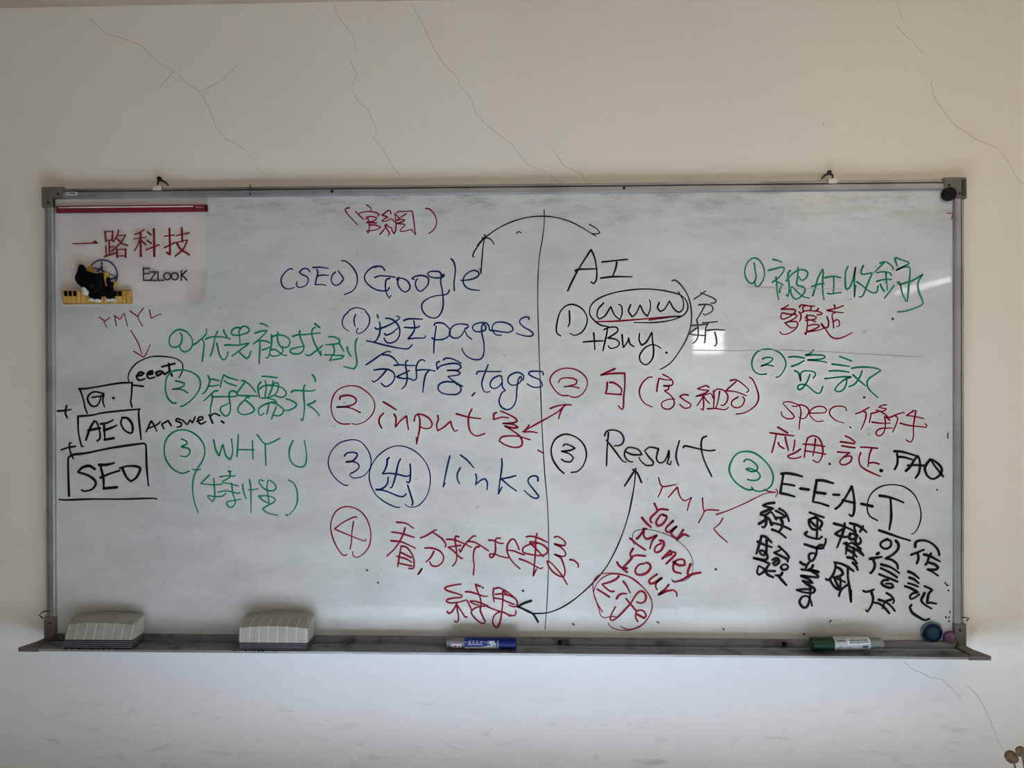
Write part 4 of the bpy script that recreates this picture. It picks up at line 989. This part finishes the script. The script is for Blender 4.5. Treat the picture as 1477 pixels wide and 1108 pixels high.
disc('clear_rim', 1344.5, 912.8, [(0.0002, .0204), (.005, .0208), (.0062, .0200), (.0062, .0182), (.0015, .0180)], M_bclear, e)
disc('coloured_ring', 1344.5, 912.5, [(0.0012, .0170), (.0078, .0180), (.0092, .0172), (.0094, .0122), (.0080, .0118)], M_blue, e)
disc('centre_disc', 1344.8, 912.8, [(.0076, .0119), (.0086, .0114), (.0090, 0)], M_teal, e)
M_pclear = mat('clear_purple_plastic', (226, 200, 232), 0.03, trans=0.9, ior=1.45); M_purp = mat('purple_core', (128, 88, 140), 0.4)
e = tag(empty('faceted_magnet', pix(1370, 920, YS)), 'small purple faceted gem magnet by the lower right frame corner', 'magnet')
disc('gem', 1370, 920.3, [(0.0012, .0118), (.0040, .0142), (.0085, .0128), (.0120, .0075), (.0124, 0)], M_pclear, e, n=10)
disc('core', 1370, 920.3, [(0.0016, .0085), (.0045, .0085), (.0047, 0)], M_purp, e, n=16)
e2 = list(C.objects)[-2:]
for o in e2: o.location = (0, -.0004, 0)

# ------------------------------------------------------------------ erasers
M_ebody = mat('grey_eraser_plastic', (150, 150, 142), 0.6, noise=(40, (136, 136, 128), 0.5, 0.75), bump=.1)
M_felt = mat('black_felt', (20, 21, 26), 0.95, bump=.6, bscale=600); M_feltl = mat('grey_felt_seam', (112, 118, 128), 0.9)
M_rib = mat('pale_rib', (178, 178, 170), 0.55)
def eraser(px0, px1, yaw, fy, D, prof, h0, label, rib_top):
    """prof: (setback from the front, height) of the body's outline; h0: felt height"""
    A = pix(px0, 935, fy); B = pix(px1, 935, fy); Ln = (B.x - A.x) / math.cos(yaw)
    zt = TZ + .0016 if False else TZ
    e = empty('whiteboard_eraser', ((A.x + B.x) / 2, fy + D / 2, zt + .0002)); tag(e, label, 'eraser', 'erasers on the pen tray')
    R = Matrix.Rotation(yaw, 4, 'Z'); mid = Vector(((A.x + B.x) / 2, fy, zt + .0014))
    def W(s_, d, h): return mid + R @ Vector(((s_ - .5) * Ln, d, h))
    def arch(s_): return 1 - (2 * s_ - 1) ** 2
    def body_pt(s_, k, grow=0.0):
        d, h = prof[k]; ins = 0.0
        if 0 < k < len(prof) - 1: h += .004 * arch(s_) * (k > 0) - .002
        g = {0: (-1, 0), 1: (-.7, .7), 2: (0, 1), 3: (.5, .8)}.get(k, (1, 0)); return W(s_, d + g[0] * grow, h + g[1] * grow)
    bm = bmesh.new(); n = 24; rows = []
    for i in range(n + 1):
        s_ = i / n; pull = .0018 if i in (0, n) else 0
        rows.append([bm.verts.new(body_pt(s_, k, -pull)) for k in range(len(prof))])
    for a_, b_ in zip(rows, rows[1:]):
        for k in range(len(prof)): k2 = (k + 1) % len(prof); bm.faces.new((a_[k], a_[k2], b_[k2], b_[k]))
    bm.faces.new(rows[0]); bm.faces.new(rows[-1])
    body = link('body', bm, M_ebody, e)
    for r in range(8):
        s_ = .03 + r * (.94 / 7); hw = .0007 / Ln; bm = bmesh.new(); last = 2 if rib_top else 1
        for k in range(last):
            q = [body_pt(s_ - hw, k, .0006), body_pt(s_ + hw, k, .0006), body_pt(s_ + hw, k + 1, .0006), body_pt(s_ - hw, k + 1, .0006)]
            q2 = [body_pt(s_ - hw, k, -.0004), body_pt(s_ + hw, k, -.0004), body_pt(s_ + hw, k + 1, -.0004), body_pt(s_ - hw, k + 1, -.0004)]
            va = [bm.verts.new(c) for c in q]; vb = [bm.verts.new(c) for c in q2]
            bm.faces.new(va); bm.faces.new(vb)
            for i in range(4): bm.faces.new((va[i], va[(i + 1) % 4], vb[(i + 1) % 4], vb[i]))
        link('rib', bm, M_rib, body)
    nl = 5; t = h0 / nl
    for l in range(nl):
        for (z0_, z1_, ins, m_, nm) in ((l * t, (l + .74) * t, .0012, M_felt, 'felt_layer'), ((l + .72) * t, (l + 1) * t, .0009, M_feltl, 'felt_seam')):
            if nm == 'felt_seam' and l == nl - 1: continue
            bm = bmesh.new(); nn = 40 if nm == 'felt_layer' else 1; lo = []; hi = []
            ring = [(i / nn, 0) for i in range(nn + 1)] + [(1, 1)] + ([(i / nn, 1) for i in range(nn - 1, -1, -1)] if nn > 1 else [(0, 1)])
            seen = []; [seen.append(r_) for r_ in ring if r_ not in seen]
            for s_, dd in seen:
                j = random.uniform(-.0007, .0007) if (nm == 'felt_layer' and l < 2) else 0
                x_ = .0015 / Ln + s_ * (1 - .003 / Ln); d_ = ins + dd * (D - 2 * ins) + (-abs(j) if dd == 0 else 0)
                lo.append(bm.verts.new(W(x_, d_, max(0, z0_ + (j if l == 0 else 0) * .5)))); hi.append(bm.verts.new(W(x_, d_, z1_)))
            bm.faces.new(lo); bm.faces.new(hi)
            for i in range(len(lo)): bm.faces.new((lo[i], lo[(i + 1) % len(lo)], hi[(i + 1) % len(lo)], hi[i]))
            link(nm, bm, m_, e)
    return e
eraser(92, 190.5, 0.0, -.0738, .049, [(0, .0175), (.012, .0440), (.028, .0535), (.047, .0545), (.049, .0175)], .018, 'grey ribbed eraser at the left end of the pen tray, its front sloping back', False)
eraser(344, 443.5, math.radians(0), -.0740, .048, [(0, .0150), (.001, .0440), (.026, .0550), (.046, .0580), (.048, .0150)], .0155, 'grey ribbed eraser on the tray below the green bracketed characters, upright front', True)
# crumbs of felt and dust on the tray
bm = bmesh.new()
for k in range(150):
    x = random.uniform(-.87, .87); y = random.choice((random.uniform(-.041, -.036), random.uniform(-.026, -.023), random.uniform(-.072, -.026))); r = random.uniform(.0003, .0011)
    bmesh.ops.create_icosphere(bm, subdivisions=1, radius=r, matrix=Matrix.Translation((x, y, TZ + .0004 + (.0012 if -.039 < y < -.036 else 0))))
for k in range(26):
    x = random.choice((random.uniform(-.83, -.72), random.uniform(-.50, -.41))); bmesh.ops.create_icosphere(bm, subdivisions=1, radius=random.uniform(.0008, .0017), matrix=Matrix.Translation((x, TF - .0006, TZ + .0016)))
for k in range(60):
    bmesh.ops.create_icosphere(bm, subdivisions=1, radius=random.uniform(.0003, .0009), matrix=Matrix.Translation((random.uniform(-.87, .87), -.0205, BC - .4368)))
o = link('ink_crumbs', bm, M_black, None); tag(o, 'dark crumbs of dried ink and felt scattered along the tray', 'dust', kind='stuff')

# ------------------------------------------------------------------ markers
def text_obj(name, s, size, loc, rot, m, par, wrap=None):
    cu = bpy.data.curves.new(name, 'FONT'); cu.body = s; cu.size = size; cu.align_x = 'CENTER'; cu.align_y = 'CENTER'; cu.resolution_u = 2
    t = bpy.data.objects.new(name, cu); me = bpy.data.meshes.new_from_object(t); bpy.data.objects.remove(t)
    for v in me.vertices:
        x_, z_ = v.co.x, v.co.y
        if rot: x_, z_ = -x_, -z_
        v.co = wrap(loc[0] + x_, loc[1] + z_)
    me.materials.clear(); me.materials.append(m)
    o = bpy.data.objects.new(name, me); C.objects.link(o)
    if par is not None: o.parent = par; o.matrix_parent_inverse = Matrix.Translation(-parent_origin(par))
    return o
M_clear = mat('grey_clear_plastic', (124, 124, 128), 0.25, trans=0.25, ior=1.4); M_lab = mat('pale_label', (196, 200, 204), 0.4)
M_bcap = mat('blue_cap', (1, 20, 92), 0.4, spec=0.3); M_gcap = mat('green_cap', (2, 44, 22), 0.4, spec=0.3); M_blab = mat('blue_label', (8, 40, 112), 0.45, spec=0.3); M_gins = mat('green_plug', (38, 86, 62), 0.4)
def marker(name, xa, xb, ya, yb_, depth, r, label):
    A = pix(xa, ya, depth); B = pix(xb, yb_, depth); A.z = TZ + .0016 + r; d = Vector((B.x - A.x, 0, 0)); 
    return empty(name, ((A.x + B.x) / 2, depth, TZ)), A, B
MR = .0104; YM = -.0530
XA = pix(644, 932, YM - MR).x; XB = pix(744.5, 932, YM - MR).x; ZM = TZ + .0014 + MR
def X(px_): return pix(px_, 932, YM - MR).x
e = tag(empty('marker_pen', ((XA + XB) / 2, YM, TZ)), 'blue marker pen with blue label lying in the middle of the pen tray', 'marker')
lathe_ = lambda name, x0, x1, r, m, par, prof=None: link(name, lathe(bmesh.new(), (x0, YM, ZM), (1, 0, 0), prof or [(0, r * .94), (.0008, r), (x1 - x0 - .0008, r), (x1 - x0, r * .94)], 28), m, par, False)
lathe_('clear_barrel_end', X(647), X(671), MR * .93, M_clear, e); lathe_('end_plug', X(643.5), X(649), MR * .78, M_clear, e)
sl = lathe_('barrel', X(669.5), X(719.5), MR * .985, M_blab, e); cpb = lathe_('cap', X(719), X(744.5), MR * 1.02, M_bcap, e)
def wrapf(x_, s_, off=.0001, rr=None):
    """a point on the barrel: x along it, s_ arc length up from the line facing the room"""
    R_ = (rr or MR * .985) + off; th = s_ / R_; return Vector((x_, YM - R_ * math.cos(th), ZM + R_ * math.sin(th)))
def patch(name, xs, s_edges, m, par, wf, off=.00012, nx=10):
    """s_edges(t) -> (low, high) arc positions for t in 0..1 along xs"""
    bm = bmesh.new(); prev = None
    for i in range(nx + 1):
        t = i / nx; x_ = xs[0] + (xs[1] - xs[0]) * t; lo, hi = s_edges(t); col = [bm.verts.new(wf(x_, lo + (hi - lo) * k / 6, off)) for k in range(7)]
        if prev:
            for k in range(6): bm.faces.new((prev[k], col[k], col[k + 1], prev[k + 1]))
        prev = col
    return link(name, bm, m, par)
patch('white_sweep', (X(670), X(719)), lambda t: (-.0150, -.0045 + (.0010 * t if t < .5 else .0005 + .034 * (t - .5) ** 1.5)), M_lab, sl, wrapf)
text_obj('printed_lettering', 'ボードマスター', .0072, (X(688.5), .0058), True, M_lab, sl, lambda x_, s_: wrapf(x_, s_, .0003))
text_obj('printed_lettering', 'Board Marker' if False else 'whiteboard marker', .0036, (X(685.5), .0004), True, M_lab, sl, lambda x_, s_: wrapf(x_, s_, .0003))
bm = bmesh.new()
for k in range(15):
    x_ = X(693) + k * .0017; h = random.uniform(.0012, .0026); v = [bm.verts.new(wrapf(x_ + a_, s_, .0004)) for a_, s_ in ((0, -.0095), (.0009, -.0095), (.0009, -.0095 + h), (0, -.0095 + h))]; bm.faces.new(v)
link('small_print', bm, M_pk, sl)
patch('mark_square', (X(706), X(713)), lambda t: (.0012, .0075), M_lab, sl, wrapf, .00025)
bm = bmesh.new()
for (x0_, s0, x1_, s1) in ((706.8, .002, 708, .0068), (708.8, .0022, 709.8, .0066), (710.6, .002, 712, .004), (706.6, .0005, 712.6, .0011), (714.5, .003, 717, .0055), (715, -.003, 717, 0)):
    v = [bm.verts.new(wrapf(X(a_), s_, .0004)) for a_, s_ in ((x0_, s0), (x1_, s0), (x1_, s1), (x0_, s1))]; bm.faces.new(v)
link('small_print', bm, M_pk, sl)
sc_ = patch('end_sticker', (X(651), X(665.5)), lambda t: (-.0075, .0008), mat('pinkish_sticker', (190, 176, 186), .5), e, lambda x_, s_, off: wrapf(x_, s_, off, MR * .93), .0002)
bm = bmesh.new()
for (x0_, s0, x1_, s1) in ((653, -.005, 654.6, -.003), (656, -.0055, 658, -.002), (661, -.005, 663, -.0025)):
    v = [bm.verts.new(wrapf(X(a_), s_, .0004, MR * .93)) for a_, s_ in ((x0_, s0), (x1_, s0), (x1_, s1), (x0_, s1))]; bm.faces.new(v)
link('small_print', bm, M_pk, sc_)

# green marker, tilted slightly up towards its tip on the tray ridge
GY = -.0490; GR = .0126
g0 = pix(1173.5, 936.5, GY - GR); g1 = pix(1279, 935.2, GY - GR)
GX0, GX1 = g0.x, g1.x; GZ0 = TZ + .0014 + GR * 1.0
ge = tag(empty('marker_pen', ((GX0 + GX1) / 2, GY, TZ)), 'green marker pen with a pale label lying at the right end of the pen tray', 'marker')
gd = Vector((1, .015, .022)).normalized(); gw = gd.cross(Vector((0, 1, 0))).normalized()
if gw.z < 0: gw = -gw
def gx(px_): return (pix(px_, 936, GY - GR).x - GX0)
GA = Vector((GX0, GY, GZ0))
def gl(name, a_, b_, r0, r1, m, par, n=28):
    a_, b_ = gx(a_), gx(b_); L_ = b_ - a_
    return link(name, lathe(bmesh.new(), GA + gd * a_, gd, [(0, r0 * .92), (.001, r0), (L_ - .001, r1), (L_, r1 * .94)], n), m, par)
gl('cap', 1173.5, 1205, GR * .98, GR * 1.02, M_gcap, ge)
bm = bmesh.new(); lathe(bm, GA + gd * (-.0006), gd, [(0, GR * .45), (.0016, GR * .5)], 20); link('cap_end', bm, M_gins, ge)
gb = gl('barrel', 1204, 1257.5, GR * .96, GR * .96, mat('grey_label', (160, 167, 176), .4), ge)
gl('clear_nose', 1257, 1278, GR * .80, GR * .70, mat('clear_plastic', (196, 206, 200), .15, trans=.75, ior=1.3), ge)
gl('green_plug', 1258, 1275, GR * .62, GR * .45, M_gins, ge)
gs = Vector((0, -1, 0)); gs = (gs - gd * gs.dot(gd)).normalized(); gu = gd.cross(gs); gu = gu if gu.z > 0 else -gu
def gwrap(x_, s_, off=.0001):
    R_ = GR * .96 + off; th = s_ / R_; return GA + gd * x_ + (gs * math.cos(th) + gu * math.sin(th)) * R_
def gquad(bm, xa, s0, xb, s1, off):
    n = 5; prev = None
    for k in range(n + 1):
        s_ = s0 + (s1 - s0) * k / n; c_ = (bm.verts.new(gwrap(gx(xa), s_, off)), bm.verts.new(gwrap(gx(xb), s_, off)))
        if prev: bm.faces.new((prev[0], prev[1], c_[1], c_[0]))
        prev = c_
M_lw = mat('white_print', (222, 224, 226), .4)
bm = bmesh.new()
for q in ((1224, .0008, 1225.5, .0118), (1224, .0008, 1243, .0018), (1243, .0025, 1256, .0035), (1254.5, .0025, 1256, .0125), (1224, .0118, 1256, .0126)): gquad(bm, *q, .0002)
link('white_outline', bm, M_lw, gb)
bm = bmesh.new()
random.seed(3)
for row, (s0, s1, xa, xb) in enumerate(((.0080, .0106, 1227, 1252), (.0043, .0066, 1227, 1254), (.0070, .0105, 1209, 1221), (-.0048, -.0025, 1209, 1217), (-.0048, -.0028, 1222, 1228), (-.001, -.0002, 1209, 1216))):
    x_ = xa
    while x_ < xb:
        w_ = random.uniform(.9, 2.2); gquad(bm, x_, s0 + random.uniform(0, .0006), min(xb, x_ + w_), s1 - random.uniform(0, .0008), .0003); x_ += w_ + random.uniform(.4, .9)
link('small_print', bm, M_pk, gb)
bm = bmesh.new(); n = 18
bm.faces.new([bm.verts.new(gwrap(gx(1249) + .0058 * math.cos(k * 2 * math.pi / n), -.0032 + .0026 * math.sin(k * 2 * math.pi / n), .0003)) for k in range(n)])
link('oval_mark', bm, mat('dark_green_print', (18, 60, 48), .5), gb)

# ------------------------------------------------------------------ dried seed heads in a vase at the lower right
M_pod = mat('dry_seed_pod', (120, 98, 76), 0.8, noise=(120, (72, 54, 42), 0.4, 0.65), bump=.4, bscale=300); M_stem = mat('dry_stem', (84, 66, 50), 0.85)
M_vase = mat('dark_stoneware', (96, 84, 74), 0.5, noise=(12, (70, 60, 54), .4, .7), bump=.2, bscale=60)
yv = -.20; vx = pix(1480, 1108, yv).x + .02; vz = 0.60
e = tag(empty('floor_vase', (vx, yv, 0)), 'tall dark stoneware floor vase holding the dried stems', 'vase')
link('body', lathe(bmesh.new(), (vx, yv, 0), (0, 0, 1), [(0, .055), (.02, .07), (.2, .095), (.38, .085), (.50, .045), (.57, .034), (.60, .042), (.602, .038), (.57, .028), (.50, .036), (.30, .07), (.02, .05), (.021, 0)], 36), M_vase, e, True)
for i, (px_, py_, rp, dy, lab) in enumerate(((1459, 1092.4, 8.6, 0.0, 'round brown dried seed head, the lower left of the two'), (1473, 1084.5, 7.2, -.02, 'round brown dried seed head, the upper right of the two'))):
    y = yv + dy; c = pix(px_, py_, y); R_ = rp * (y - CAM.y) / F_PX
    base = Vector((vx - .01 + .02 * i, y + (.0), .50)); st = tag(empty('dried_flower', base), lab + ' on a thin stem', 'dried flower')
    st['group'] = 'dried seed heads in the floor vase'
    ax = (c - (pix(px_ + (7 if i == 0 else 4), py_ + 17, y))).normalized()
    neck = c - ax * R_ * .95
    n2 = neck - ax * .03 + Vector((0, 0, -.01))
    link('stem', tube(bmesh.new(), [neck, n2, n2.lerp(base, .4) + Vector((.004, 0, 0)), base], [.0013, .0014, .0016, .0018]), M_stem, st)
    prof = [(R_ * (1 - math.cos(t * math.pi / 12)) * 1.02, R_ * math.sin(t * math.pi / 12) * (1 + .03 * math.sin(t * 2))) for t in range(12)] + [(R_ * 2.04, 0)]
    prof[0] = (0, 0)
    bm = bmesh.new(); lathe(bm, c - ax * R_, ax, prof, 20); link('seed_head', bm, M_pod, st, True)
